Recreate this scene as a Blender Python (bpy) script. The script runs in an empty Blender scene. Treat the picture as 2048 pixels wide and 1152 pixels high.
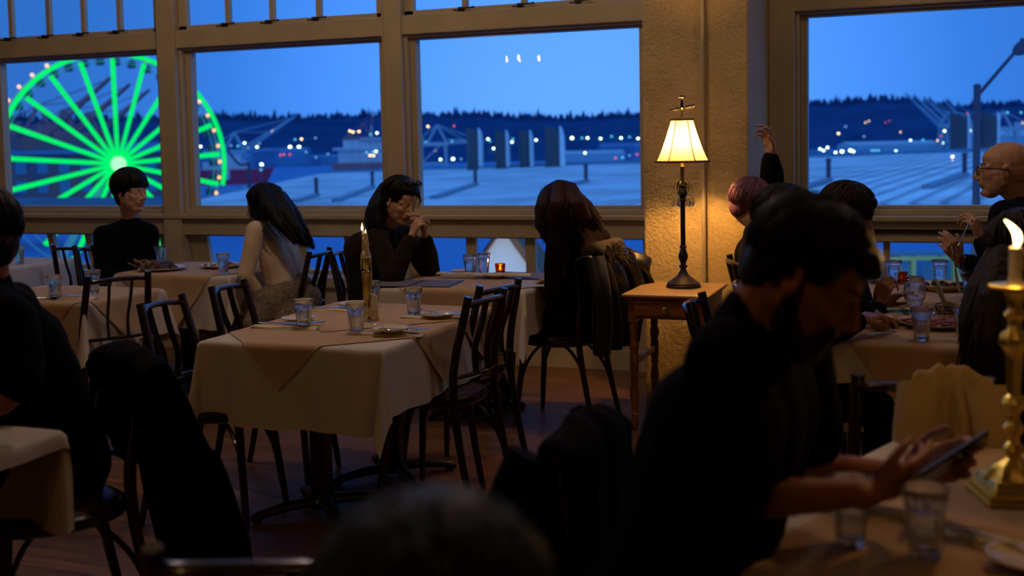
import bpy, math, random
from mathutils import Vector, Matrix, Quaternion, noise
from mathutils.bvhtree import BVHTree
sin, cos, pi, R = math.sin, math.cos, math.pi, math.radians
rnd = random.Random(7)
SC = bpy.context.scene
COL = SC.collection
V = Vector

# ------------------------------------------------------------------ materials
def nt(name):
    m = bpy.data.materials.new(name); m.use_nodes = True
    t = m.node_tree; t.nodes.clear()
    o = t.nodes.new('ShaderNodeOutputMaterial')
    return m, t, o

def principled(name, col, rough=.6, metal=0., spec=.5, bump=0., bscale=60., var=0., vscale=8., stretch=(1,1,1), sheen=0., col2=None, coat=0., detail=4., alpha=None):
    m, t, o = nt(name); n = t.nodes; l = t.links
    p = n.new('ShaderNodeBsdfPrincipled'); l.new(p.outputs[0], o.inputs[0])
    p.inputs['Base Color'].default_value = (*col, 1); p.inputs['Roughness'].default_value = rough
    p.inputs['Metallic'].default_value = metal; p.inputs['Specular IOR Level'].default_value = spec
    p.inputs['Sheen Weight'].default_value = sheen; p.inputs['Coat Weight'].default_value = coat
    tc = n.new('ShaderNodeTexCoord'); mp = n.new('ShaderNodeMapping'); mp.inputs['Scale'].default_value = stretch
    l.new(tc.outputs['Object'], mp.inputs[0])
    if var or col2:
        nz = n.new('ShaderNodeTexNoise'); nz.inputs['Scale'].default_value = vscale; nz.inputs['Detail'].default_value = detail
        l.new(mp.outputs[0], nz.inputs['Vector'])
        mx = n.new('ShaderNodeMix'); mx.data_type = 'RGBA'
        c2 = col2 if col2 else tuple(c * (1 - var) for c in col)
        mx.inputs[6].default_value = (*c2, 1); mx.inputs[7].default_value = (*col, 1)
        rp = n.new('ShaderNodeMapRange'); rp.inputs[1].default_value = .35; rp.inputs[2].default_value = .65
        l.new(nz.outputs[0], rp.inputs[0]); l.new(rp.outputs[0], mx.inputs[0]); l.new(mx.outputs[2], p.inputs['Base Color'])
    if bump:
        nb = n.new('ShaderNodeTexNoise'); nb.inputs['Scale'].default_value = bscale; nb.inputs['Detail'].default_value = 5
        l.new(mp.outputs[0], nb.inputs['Vector'])
        b = n.new('ShaderNodeBump'); b.inputs['Strength'].default_value = bump; b.inputs['Distance'].default_value = .01
        l.new(nb.outputs[0], b.inputs['Height']); l.new(b.outputs[0], p.inputs['Normal'])
    return m

def emitter(name, col, s):
    m, t, o = nt(name); e = t.nodes.new('ShaderNodeEmission')
    e.inputs[0].default_value = (*col, 1); e.inputs[1].default_value = s
    t.links.new(e.outputs[0], o.inputs[0]); return m

def glassmat(name, col=(1,1,1), rough=0., ior=1.45, clear=0.):
    m, t, o = nt(name); g = t.nodes.new('ShaderNodeBsdfGlass')
    g.inputs[0].default_value = (*col, 1); g.inputs['Roughness'].default_value = rough; g.inputs['IOR'].default_value = ior
    tr = t.nodes.new('ShaderNodeBsdfTransparent'); tr.inputs[0].default_value = (*col, 1); mx = t.nodes.new('ShaderNodeMixShader'); mx.inputs[0].default_value = clear
    t.links.new(g.outputs[0], mx.inputs[1]); t.links.new(tr.outputs[0], mx.inputs[2]); t.links.new(mx.outputs[0], o.inputs[0]); return m

def panemat():
    m, t, o = nt('window_glass'); n = t.nodes; l = t.links
    tr = n.new('ShaderNodeBsdfTransparent'); gl = n.new('ShaderNodeBsdfGlossy'); gl.inputs['Roughness'].default_value = .01
    tr.inputs[0].default_value = (.97, .985, 1, 1)
    fr = n.new('ShaderNodeFresnel'); fr.inputs[0].default_value = 1.5; mx = n.new('ShaderNodeMixShader')
    ge = n.new('ShaderNodeNewGeometry'); bf = n.new('ShaderNodeMath'); bf.operation = 'SUBTRACT'; bf.inputs[0].default_value = 1; l.new(ge.outputs['Backfacing'], bf.inputs[1])
    mu = n.new('ShaderNodeMath'); mu.operation = 'MULTIPLY'; l.new(bf.outputs[0], mu.inputs[0]); l.new(fr.outputs[0], mu.inputs[1])
    l.new(mu.outputs[0], mx.inputs[0]); l.new(tr.outputs[0], mx.inputs[1]); l.new(gl.outputs[0], mx.inputs[2]); l.new(mx.outputs[0], o.inputs[0])
    return m

def floormat():
    m, t, o = nt('floor_planks'); n = t.nodes; l = t.links
    p = n.new('ShaderNodeBsdfPrincipled'); l.new(p.outputs[0], o.inputs[0]); p.inputs['Roughness'].default_value = .38
    p.inputs['Specular IOR Level'].default_value = .35
    tc = n.new('ShaderNodeTexCoord'); br = n.new('ShaderNodeTexBrick')
    br.inputs['Scale'].default_value = 1; br.inputs['Brick Width'].default_value = 1.6; br.inputs['Row Height'].default_value = .085
    br.inputs['Mortar Size'].default_value = .0016; br.inputs['Color1'].default_value = (.26, .125, .045, 1); br.inputs['Color2'].default_value = (.18, .082, .03, 1)
    br.inputs['Mortar'].default_value = (.03, .012, .006, 1); br.offset = .37
    mp2 = n.new('ShaderNodeMapping'); mp2.inputs['Rotation'].default_value = (0, 0, R(0))
    l.new(tc.outputs['Object'], mp2.inputs[0]); l.new(mp2.outputs[0], br.inputs['Vector'])
    nz = n.new('ShaderNodeTexNoise'); nz.inputs['Scale'].default_value = 3; nz.inputs['Detail'].default_value = 8
    mp = n.new('ShaderNodeMapping'); mp.inputs['Scale'].default_value = (1, 9, 1)
    l.new(tc.outputs['Object'], mp.inputs[0]); l.new(mp.outputs[0], nz.inputs['Vector'])
    mx = n.new('ShaderNodeMix'); mx.data_type = 'RGBA'; mx.blend_type = 'MULTIPLY'; mx.inputs[0].default_value = .8
    cr = n.new('ShaderNodeValToRGB'); cr.color_ramp.elements[0].color = (.35, .3, .28, 1); cr.color_ramp.elements[1].color = (1.15, 1.1, 1.05, 1)
    cr.color_ramp.elements[0].position = .3; cr.color_ramp.elements[1].position = .7
    l.new(nz.outputs[0], cr.inputs[0]); l.new(br.outputs[0], mx.inputs[6]); l.new(cr.outputs[0], mx.inputs[7]); l.new(mx.outputs[2], p.inputs['Base Color'])
    b = n.new('ShaderNodeBump'); b.inputs['Strength'].default_value = .25; b.inputs['Distance'].default_value = .004
    l.new(nz.outputs[0], b.inputs['Height']); l.new(b.outputs[0], p.inputs['Normal'])
    rr = n.new('ShaderNodeMapRange'); rr.inputs[3].default_value = .28; rr.inputs[4].default_value = .5
    l.new(nz.outputs[0], rr.inputs[0]); l.new(rr.outputs[0], p.inputs['Roughness'])
    return m

def roofmat(name, col, rot, pitch=.9, depth=.06):
    m, t, o = nt(name); n = t.nodes; l = t.links
    p = n.new('ShaderNodeBsdfPrincipled'); l.new(p.outputs[0], o.inputs[0]); p.inputs['Roughness'].default_value = .6; p.inputs['Specular IOR Level'].default_value = .2
    tc = n.new('ShaderNodeTexCoord'); mp = n.new('ShaderNodeMapping'); mp.inputs['Rotation'].default_value = (0, 0, rot)
    l.new(tc.outputs['Object'], mp.inputs[0])
    w = n.new('ShaderNodeTexWave'); w.inputs['Scale'].default_value = pitch; w.inputs['Distortion'].default_value = .3; w.inputs['Detail'].default_value = 1
    l.new(mp.outputs[0], w.inputs[0])
    nz = n.new('ShaderNodeTexNoise'); nz.inputs['Scale'].default_value = .25; nz.inputs['Detail'].default_value = 6; l.new(mp.outputs[0], nz.inputs['Vector'])
    mx = n.new('ShaderNodeMix'); mx.data_type = 'RGBA'
    mx.inputs[6].default_value = (*[c * .55 for c in col], 1); mx.inputs[7].default_value = (*col, 1)
    mr = n.new('ShaderNodeMapRange'); mr.inputs[1].default_value = .3; mr.inputs[2].default_value = .6; l.new(nz.outputs[0], mr.inputs[0]); l.new(mr.outputs[0], mx.inputs[0])
    m2 = n.new('ShaderNodeMix'); m2.data_type = 'RGBA'; m2.blend_type = 'MULTIPLY'; m2.inputs[0].default_value = 1
    cr = n.new('ShaderNodeValToRGB'); cr.color_ramp.elements[0].color = (.42, .46, .52, 1); cr.color_ramp.elements[0].position = .0; cr.color_ramp.elements[1].position = .45
    l.new(w.outputs[0], cr.inputs[0]); l.new(mx.outputs[2], m2.inputs[6]); l.new(cr.outputs[0], m2.inputs[7])
    l.new(m2.outputs[2], p.inputs['Base Color'])
    b = n.new('ShaderNodeBump'); b.inputs['Strength'].default_value = .8; b.inputs['Distance'].default_value = depth
    l.new(w.outputs[0], b.inputs['Height']); l.new(b.outputs[0], p.inputs['Normal'])
    return m

def concretemat():
    m, t, o = nt('painted_concrete'); n = t.nodes; l = t.links
    p = n.new('ShaderNodeBsdfPrincipled'); l.new(p.outputs[0], o.inputs[0]); p.inputs['Roughness'].default_value = .55; p.inputs['Specular IOR Level'].default_value = .4
    p.inputs['Base Color'].default_value = (.64, .47, .21, 1)
    tc = n.new('ShaderNodeTexCoord')
    def nz(s, d, r=.6):
        q = n.new('ShaderNodeTexNoise'); q.inputs['Scale'].default_value = s; q.inputs['Detail'].default_value = d; q.inputs['Roughness'].default_value = r
        l.new(tc.outputs['Object'], q.inputs['Vector']); return q
    big = nz(2.2, 2); fine = nz(55, 6, .65); mid = nz(16, 4); vor = n.new('ShaderNodeTexVoronoi'); vor.inputs['Scale'].default_value = 30; l.new(tc.outputs['Object'], vor.inputs['Vector'])
    mask = n.new('ShaderNodeMapRange'); mask.inputs[1].default_value = .45; mask.inputs[2].default_value = .62; mask.inputs[3].default_value = .25; l.new(big.outputs[0], mask.inputs[0])
    # rougher towards the top board lifts
    sx = n.new('ShaderNodeSeparateXYZ'); l.new(tc.outputs['Object'], sx.inputs[0])
    up = n.new('ShaderNodeMapRange'); up.inputs[1].default_value = 1.75; up.inputs[2].default_value = 2.15; l.new(sx.outputs[2], up.inputs[0])
    ad = n.new('ShaderNodeMath'); ad.operation = 'MAXIMUM'; l.new(mask.outputs[0], ad.inputs[0]); l.new(up.outputs[0], ad.inputs[1])
    mu = n.new('ShaderNodeMath'); mu.operation = 'MULTIPLY'; l.new(fine.outputs[0], mu.inputs[0]); l.new(ad.outputs[0], mu.inputs[1])
    # board seams every ~.27 m
    fr = n.new('ShaderNodeMath'); fr.operation = 'MODULO'; 
    wob = n.new('ShaderNodeMath'); wob.operation = 'MULTIPLY_ADD'; wob.inputs[1].default_value = .035; l.new(mid.outputs[0], wob.inputs[0]); l.new(sx.outputs[2], wob.inputs[2])
    l.new(wob.outputs[0], fr.inputs[0]); fr.inputs[1].default_value = .262
    cp = n.new('ShaderNodeMath'); cp.operation = 'LESS_THAN'; cp.inputs[1].default_value = .006; l.new(fr.outputs[0], cp.inputs[0])
    pit = n.new('ShaderNodeMapRange'); pit.inputs[1].default_value = .02; pit.inputs[2].default_value = .12; pit.inputs[3].default_value = 0; pit.inputs[4].default_value = 1; l.new(vor.outputs[0], pit.inputs[0])
    s1 = n.new('ShaderNodeMath'); s1.operation = 'MULTIPLY_ADD'; s1.inputs[1].default_value = 1.6; l.new(mu.outputs[0], s1.inputs[0]); l.new(mid.outputs[0], s1.inputs[2])
    s2 = n.new('ShaderNodeMath'); s2.operation = 'MULTIPLY_ADD'; s2.inputs[1].default_value = -.35; l.new(cp.outputs[0], s2.inputs[0]); l.new(s1.outputs[0], s2.inputs[2])
    s3 = n.new('ShaderNodeMath'); s3.operation = 'MULTIPLY_ADD'; s3.inputs[1].default_value = .25; l.new(pit.outputs[0], s3.inputs[0]); l.new(s2.outputs[0], s3.inputs[2])
    b = n.new('ShaderNodeBump'); b.inputs['Strength'].default_value = .9; b.inputs['Distance'].default_value = .012
    l.new(s3.outputs[0], b.inputs['Height']); l.new(b.outputs[0], p.inputs['Normal'])
    return m

def watermat():
    m, t, o = nt('bay_water'); n = t.nodes; l = t.links
    p = n.new('ShaderNodeBsdfPrincipled'); l.new(p.outputs[0], o.inputs[0]); p.inputs['Roughness'].default_value = .55
    p.inputs['Specular IOR Level'].default_value = .12; p.inputs['Base Color'].default_value = (.05, .19, .42, 1)
    tc = n.new('ShaderNodeTexCoord'); nz = n.new('ShaderNodeTexNoise'); nz.inputs['Scale'].default_value = .06; nz.inputs['Detail'].default_value = 6
    l.new(tc.outputs['Object'], nz.inputs['Vector']); b = n.new('ShaderNodeBump'); b.inputs['Strength'].default_value = .5; b.inputs['Distance'].default_value = 1
    l.new(nz.outputs[0], b.inputs['Height']); l.new(b.outputs[0], p.inputs['Normal']); return m

MT = {}
def setup_materials():
    P = principled
    MT.update(
        frame=P('painted_window_timber', (.55, .44, .26), .4, bump=.12, bscale=40, var=.12, vscale=5),
        pane=panemat(), floor=floormat(), concrete=concretemat(),
        wall=P('plaster_wall', (.30, .24, .15), .7, bump=.1), ceiling=P('ceiling_paint', (.35, .30, .22), .8, bump=.05),
        iron=P('dark_iron', (.03, .026, .022), .45, metal=.6, bump=.2, bscale=120),
        black_metal=P('black_powder_metal', (.012, .012, .014), .35, spec=.5),
        chair=P('dark_lacquered_bentwood', (.022, .008, .006), .22, spec=.55, coat=.4, var=.5, vscale=20, stretch=(1,1,.1)),
        seat=P('oxblood_leather', (.045, .014, .012), .3, spec=.5, bump=.15, bscale=150),
        linen=P('white_linen', (.70, .63, .54), .85, bump=.25, bscale=450, sheen=.2, var=.06, vscale=3),
        runner=P('tan_linen_overlay', (.56, .37, .20), .8, bump=.25, bscale=450, sheen=.15, var=.08, vscale=4),
        kraft=P('tan_linen_overlay_warm', (.55, .36, .17), .85, bump=.2, bscale=450),
        napkin=P('napkin_linen', (.72, .64, .48), .85, bump=.3, bscale=300),
        glass=glassmat('clear_glass', (.98, .99, .99), 0, 1.45, .15), water=glassmat('drinking_water', (.98, .99, 1), 0, 1.33, .15),
        plate=P('cream_stoneware', (.74, .60, .32), .25, spec=.5), platew=P('white_china', (.7, .66, .6), .2),
        steel=P('cutlery_steel', (.75, .74, .72), .18, metal=1.), brass=P('aged_brass', (.72, .56, .14), .3, metal=1., bump=.15, bscale=60),
        wax=P('cream_wax', (.75, .66, .46), .45, spec=.4, bump=.4, bscale=80),
        flame=emitter('candle_flame', (1, .62, .22), 14), wick=P('burnt_wick', (.02, .015, .01), .9),
        redwax=P('wine', (.10, .005, .01), .1), sidewood=P('cherry_wood', (.34, .14, .05), .35, var=.4, vscale=6, stretch=(1, 8, 8), bump=.05),
        sidetop=P('light_table_top_wood', (.55, .33, .14), .4, var=.25, vscale=5, stretch=(1, 8, 8)),
        shade=None, trim=P('brown_shade_trim', (.16, .07, .03), .7), crystal=glassmat('lead_crystal', (1, 1, 1), 0, 1.6),
        menu=P('dark_menu_cover', (.03, .03, .05), .4), menupage=P('menu_page', (.16, .15, .20), .7), paper=P('menu_paper', (.6, .58, .56), .7), 
        black=P('black_knit', (.003, .003, .004), .95, spec=.1, bump=.3, bscale=200), navy=P('navy_jacket', (.005, .007, .018), .9, spec=.15, bump=.3, bscale=160),
        brown=P('dark_brown_fleece', (.020, .012, .009), .95, spec=.1, sheen=.05, bump=.5, bscale=160), cream=P('cream_knit', (.74, .58, .40), .9, bump=.4, bscale=170, sheen=.2),
        lace=P('patterned_skirt', (.28, .22, .15), .9, bump=.5, bscale=80, col2=(.12, .09, .06), vscale=70), maroon=P('dark_maroon_top', (.008, .003, .005), .95, spec=.1, bump=.3, bscale=200),
        pants=P('black_trousers', (.003, .003, .004), .95, spec=.1, bump=.2, bscale=120), shoe=P('black_shoe_leather', (.008, .007, .007), .35),
        beige=P('beige_wool_coat', (.34, .25, .12), .95, bump=.5, bscale=120, sheen=.2), greycoat=P('grey_lining', (.22, .23, .25), .9, bump=.3),
        leather=P('black_leather_jacket', (.010, .010, .010), .35, bump=.3, bscale=40), fur=P('tan_fur_collar', (.05, .038, .022), .95, bump=1, bscale=90),
        hair=P('black_hair', (.004, .003, .003), .5, spec=.22, bump=.6, bscale=90, stretch=(1, 1, .15)),
        hairred=P('dark_red_hair', (.035, .008, .010), .5, spec=.25, bump=.6, bscale=90, stretch=(1, 1, .15), col2=(.006, .003, .003), vscale=5),
        hairpurple=P('faded_purple_hair', (.26, .085, .17), .6, bump=.8, bscale=120, stretch=(1, 1, .2), col2=(.13, .05, .09), vscale=40),
        hairbrown=P('dark_brown_hair', (.014, .007, .004), .5, spec=.2, bump=.6, bscale=90, stretch=(1, 1, .15)),
        lens=P('sunglass_lens', (.01, .012, .03), .08, spec=.8), phone=P('phone_body', (.02, .02, .025), .2),
        amber=glassmat('amber_glass', (1, .42, .08), .3, 1.4, .6), tattoo=P('tattoo', (.02, .02, .02), .7),
        bread=P('crusty_bread', (.40, .24, .11), .8, bump=.8, bscale=30, var=.5, vscale=20), food=P('braised_food', (.09, .035, .02), .6, bump=.8, bscale=40, var=.6, vscale=30),
        sauce=P('tomato_sauce', (.30, .05, .015), .4, bump=.5, bscale=40), leaf=P('salad_leaf', (.04, .12, .03), .5, bump=.3), wire=P('basket_wire', (.1, .09, .08), .3, metal=1),
        conduit=P('painted_conduit', (.46, .38, .25), .5),
        # outside
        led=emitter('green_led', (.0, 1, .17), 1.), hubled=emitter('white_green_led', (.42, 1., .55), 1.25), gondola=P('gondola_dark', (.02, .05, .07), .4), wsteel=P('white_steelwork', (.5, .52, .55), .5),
        led_amber=emitter('amber_bulb', (1, .52, .25), 2.2), white_l=emitter('cool_white_lamp', (.75, 1, .85), 7), green_l=emitter('greenish_lamp', (.7, 1, .55), 8), amber_l=emitter('sodium_lamp', (1, .62, .28), 6), red_l=emitter('red_lamp', (1, .12, .14), 2.2), blue_l=emitter('pale_blue_lamp', (.25, .6, .95), 1.4), teal_l=emitter('teal_lamp', (.12, .8, 1), 2.),
        roof=roofmat('corrugated_shed_roof', (.80, .84, .86), R(-5), .42, .14), roof2=roofmat('low_dark_roof', (.06, .15, .22), R(0), .35, .12),
        bay=watermat(), hill=P('hazy_wooded_hill', (.016, .075, .18), .95, spec=0, col2=(.009, .048, .13), vscale=.012, detail=8), farport=P('port_sheds', (.10, .28, .45), .8, col2=(.03, .12, .28), vscale=.02),  # hill: distance haze is mixed into its blue
        redcrane=P('red_crane_steel', (.42, .16, .17), .7), bluecrane=P('pale_blue_crane_steel', (.34, .48, .55), .7), orange=P('rust_pier_wall', (.30, .13, .11), .8, col2=(.12, .10, .16), vscale=.12),
        redhull=P('red_hull', (.62, .035, .09), .5), whitehull=P('white_hull', (.62, .62, .62), .5), stack=P('pale_stack_cladding', (.85, .86, .86), .6), stackdark=P('dark_stack_metal', (.09, .09, .11), .45, metal=.45), flash=P('dark_roof_strip', (.18, .26, .34), .6), pole=P('dark_lamp_pole', (.06, .06, .10), .5, metal=.3),  # flash: dark flat strips on the roof sheet beside the vent pipes
        ochre=P('cream_boarding', (.85, .80, .62), .8), greenpaint=P('green_lit_steel', (.30, .38, .12), .6), bluewall=P('blue_wall', (.08, .25, .38), .7),  # greenpaint: green light on the walkway put into the steel's colour
    )
    # lamp shade: translucent silk
    m, t, o = nt('silk_lampshade'); n = t.nodes; l = t.links
    d = n.new('ShaderNodeBsdfDiffuse'); tr = n.new('ShaderNodeBsdfTranslucent'); mx = n.new('ShaderNodeMixShader'); mx.inputs[0].default_value = .5
    d.inputs[0].default_value = (.42, .33, .20, 1); tr.inputs[0].default_value = (.34, .26, .15, 1)
    l.new(d.outputs[0], mx.inputs[1]); l.new(tr.outputs[0], mx.inputs[2]); l.new(mx.outputs[0], o.inputs[0]); MT['shade'] = m
    m, t, o = nt('bulb_glow'); e = t.nodes.new('ShaderNodeEmission'); e.inputs[0].default_value = (1, .66, .30, 1); e.inputs[1].default_value = 30; t.links.new(e.outputs[0], o.inputs[0]); MT['bulb'] = m
    for k, c, lip, brow in (('skin', (.42, .19, .11), (.30, .10, .075), (.02, .012, .01)), ('skinpale', (.60, .35, .23), (.36, .14, .10), (.10, .05, .03)), ('skindark', (.34, .12, .055), (.24, .06, .04), (.015, .008, .006))):
        MT[k] = P(k + '_tone', c, .5, spec=.35, bump=.08, bscale=200, var=.12, vscale=25)
        MT[k + '_lip'] = P(k + '_lips', lip, .4); MT[k + '_brow'] = P(k + '_brows', brow, .8, spec=.1)

# ------------------------------------------------------------------ mesh builder
def frame_from(z, up=V((0, 0, 1))):
    z = z.normalized()
    if abs(z.dot(up)) > .98: up = V((1, 0, 0)) if abs(z.x) < .9 else V((0, 1, 0))
    x = up.cross(z).normalized(); y = z.cross(x)
    return x, y, z

class MB:
    def __init__(s): s.v = []; s.f = []; s.m = []; s.mi = 0
    def add(s, vs, fs):
        b = len(s.v); s.v += [tuple(q) for q in vs]; s.f += [[b + i for i in f] for f in fs]; s.m += [s.mi] * len(fs); return s
    def box(s, c, d, rz=0, rx=0, ry=0, taper=1.):
        M = Matrix.Rotation(rz, 3, 'Z') @ Matrix.Rotation(ry, 3, 'Y') @ Matrix.Rotation(rx, 3, 'X'); c = V(c)
        vs = []
        for z in (-.5, .5):
            k = taper if z > 0 else 1
            for x, y in ((-.5, -.5), (.5, -.5), (.5, .5), (-.5, .5)): vs.append(c + M @ V((x * d[0] * k, y * d[1] * k, z * d[2])))
        return s.add(vs, [(3, 2, 1, 0), (4, 5, 6, 7), (0, 1, 5, 4), (1, 2, 6, 5), (2, 3, 7, 6), (3, 0, 4, 7)])
    def bx(s, x0, x1, y0, y1, z0, z1): return s.box(((x0 + x1) / 2, (y0 + y1) / 2, (z0 + z1) / 2), (x1 - x0, y1 - y0, z1 - z0))
    def beam(s, p, q, w, h=None):
        p, q = V(p), V(q); h = h or w; x, y, z = frame_from(q - p); vs = []
        for b in (p, q):
            for a, c in ((-1, -1), (1, -1), (1, 1), (-1, 1)): vs.append(b + x * a * w / 2 + y * c * h / 2)
        return s.add(vs, [(3, 2, 1, 0), (4, 5, 6, 7), (0, 1, 5, 4), (1, 2, 6, 5), (2, 3, 7, 6), (3, 0, 4, 7)])
    def tube(s, path, r, seg=10, flat=1., up=V((0, 0, 1)), closed=False, sub=0):
        path = [V(p) for p in path]
        if sub and len(path) > 2: 
            rr = r if isinstance(r, (list, tuple)) else [r] * len(path)
            path, r = spline(path, sub, rr)
        n = len(path); rs = r if isinstance(r, (list, tuple)) else [r] * n; vs = []; fs = []; px = None
        for i, p in enumerate(path):
            a = path[(i - 1) % n] if (i > 0 or closed) else path[0]; b = path[(i + 1) % n] if (i < n - 1 or closed) else path[-1]
            t = (b - a).normalized() if (b - a).length > 1e-9 else V((0, 0, 1))
            if px is None: x, y, _ = frame_from(t, up)
            else:
                x = (px - t * px.dot(t)); x = x.normalized() if x.length > 1e-6 else frame_from(t)[0]; y = t.cross(x)
            px = x
            for k in range(seg):
                an = 2 * pi * k / seg; vs.append(p + x * cos(an) * rs[i] + y * sin(an) * rs[i] * flat)
        m = n if closed else n - 1
        for i in range(m):
            for k in range(seg):
                k2 = (k + 1) % seg; j = (i + 1) % n
                fs.append((i * seg + k, i * seg + k2, j * seg + k2, j * seg + k))
        if not closed:
            fs.append(tuple(range(seg))[::-1]); fs.append(tuple((n - 1) * seg + k for k in range(seg)))
        return s.add(vs, fs)
    def lathe(s, prof, c=(0, 0, 0), seg=24, fl=None, close=True, ax=None):
        # prof: list of (r, z); fl(k,i)->radius factor
        c = V(c); vs = []; fs = []; n = len(prof)
        for i, (r, z) in enumerate(prof):
            for k in range(seg):
                a = 2 * pi * k / seg; q = r * (fl(a, i) if fl else 1)
                p = V((q * cos(a), q * sin(a), z)); vs.append(c + (ax @ p if ax else p))
        for i in range(n - 1):
            for k in range(seg):
                k2 = (k + 1) % seg; fs.append((i * seg + k, i * seg + k2, (i + 1) * seg + k2, (i + 1) * seg + k))
        if close:
            if prof[0][0] > 1e-6: fs.append(tuple(range(seg))[::-1])
            if prof[-1][0] > 1e-6: fs.append(tuple((n - 1) * seg + k for k in range(seg)))
        return s.add(vs, fs)
    def ell(s, c, r, M=None, seg=14, rings=9):
        c = V(c); r = (r, r, r) if isinstance(r, (int, float)) else r; vs = []; fs = []
        vs.append(V((0, 0, -r[2])))
        for i in range(1, rings):
            ph = -pi / 2 + pi * i / rings
            for k in range(seg):
                a = 2 * pi * k / seg; vs.append(V((cos(ph) * cos(a) * r[0], cos(ph) * sin(a) * r[1], sin(ph) * r[2])))
        vs.append(V((0, 0, r[2]))); top = len(vs) - 1
        for k in range(seg): fs.append((0, 1 + (k + 1) % seg, 1 + k)); fs.append((top, top - seg + k, top - seg + (k + 1) % seg))
        for i in range(rings - 2):
            for k in range(seg):
                a = 1 + i * seg + k; b = 1 + i * seg + (k + 1) % seg; fs.append((a, b, b + seg, a + seg))
        return s.add([c + (M @ v if M else v) for v in vs], fs)
    def cap(s, p, q, r1, r2=None, seg=12):
        p, q = V(p), V(q); r2 = r1 if r2 is None else r2
        if (q - p).length < 1e-5: return s.ell(p, max(r1, r2))
        x, y, z = frame_from(q - p); L = (q - p).length; pr = []
        for i in range(5): a = -pi / 2 + pi / 2 * i / 4; pr.append((max(r1 * cos(a), 1e-5), r1 * sin(a)))
        for i in range(5): a = pi / 2 * i / 4; pr.append((max(r2 * cos(a), 1e-5), L + r2 * sin(a)))
        M = Matrix((x, y, z)).transposed()
        return s.lathe(pr, p, seg, ax=M)
    def chain(s, pts, rs):
        for i in range(len(pts) - 1): s.cap(pts[i], pts[i + 1], rs[i], rs[i + 1])
        return s
    def grid(s, fn, nu, nv, flip=False):
        vs = [V(fn(i / nu, j / nv)) for i in range(nu + 1) for j in range(nv + 1)]; fs = []
        for i in range(nu):
            for j in range(nv):
                a = i * (nv + 1) + j; q = (a, a + nv + 1, a + nv + 2, a + 1); fs.append(q[::-1] if flip else q)
        return s.add(vs, fs)
    def mesh(s, name, mats, smooth=True, off=None):
        me = bpy.data.meshes.new(name)
        vs = s.v if off is None else [(a - off[0], b - off[1], c - off[2]) for a, b, c in s.v]
        me.from_pydata(vs, [], s.f); me.validate(); me.update()
        for m in (mats if isinstance(mats, (list, tuple)) else [mats]): me.materials.append(m)
        if len(me.polygons) == len(s.m): me.polygons.foreach_set('material_index', s.m)
        me.polygons.foreach_set('use_smooth', [bool(smooth)] * len(me.polygons)); me.update()
        return me
    def build(s, name, mats, parent=None, smooth=True, bevel=0, off=None, solid=0, auto=True, sub=0):
        me = s.mesh(name, mats, smooth, off); o = bpy.data.objects.new(name, me); COL.objects.link(o)
        if parent: o.parent = parent
        if solid: md = o.modifiers.new('s', 'SOLIDIFY'); md.thickness = solid; md.offset = -1
        if sub: md = o.modifiers.new('sub', 'SUBSURF'); md.levels = sub; md.render_levels = sub
        if bevel: md = o.modifiers.new('b', 'BEVEL'); md.width = bevel; md.segments = 2; md.limit_method = 'ANGLE'; md.angle_limit = R(40)
        if smooth and auto:
            try: me.set_sharp_from_angle(angle=R(42))
            except Exception: pass
        return o

def spline(pts, sub, rs=None):
    out = []; ro = []; n = len(pts)
    for i in range(n - 1):
        p0 = pts[max(i - 1, 0)]; p1 = pts[i]; p2 = pts[i + 1]; p3 = pts[min(i + 2, n - 1)]
        for k in range(sub):
            t = k / sub; t2 = t * t; t3 = t2 * t
            out.append(.5 * ((2 * p1) + (-p0 + p2) * t + (2 * p0 - 5 * p1 + 4 * p2 - p3) * t2 + (-p0 + 3 * p1 - 3 * p2 + p3) * t3))
            if rs: ro.append(rs[i] * (1 - t) + rs[i + 1] * t)
    out.append(pts[-1]); 
    if rs: ro.append(rs[-1])
    return out, ro

def fuse(mb, voxel, it=4, fac=.5, fn=None):
    """union of overlapping closed shells -> one continuous surface mesh (data only)"""
    me = mb.mesh('tmp', [], False); o = bpy.data.objects.new('tmp', me); COL.objects.link(o)
    md = o.modifiers.new('r', 'REMESH'); md.mode = 'VOXEL'; md.voxel_size = voxel; md.adaptivity = 0
    if it: sm = o.modifiers.new('s', 'SMOOTH'); sm.factor = fac; sm.iterations = it
    dg = bpy.context.evaluated_depsgraph_get(); dg.update()
    out = bpy.data.meshes.new_from_object(o.evaluated_get(dg))
    bpy.data.objects.remove(o); bpy.data.meshes.remove(me)
    if fn:
        cn = [(v.co.copy(), v.normal.copy()) for v in out.vertices]; fl = []
        for c, n in cn: fl.extend(fn(c, n))
        out.vertices.foreach_set('co', fl)
    out.update()
    return out

def fobj(name, me, mats, parent, off, matfn=None, it=None):
    me.name = name
    me.transform(Matrix.Translation(-V(off)))
    me.materials.clear()
    mats = mats if isinstance(mats, (list, tuple)) else [mats]
    for m in mats: me.materials.append(m)
    me.polygons.foreach_set('use_smooth', [True] * len(me.polygons))
    if matfn:
        o3 = V(off)
        for p in me.polygons: p.material_index = matfn(p.center + o3)
    me.update(); o = bpy.data.objects.new(name, me); COL.objects.link(o)
    if parent: o.parent = parent
    return o

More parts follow.
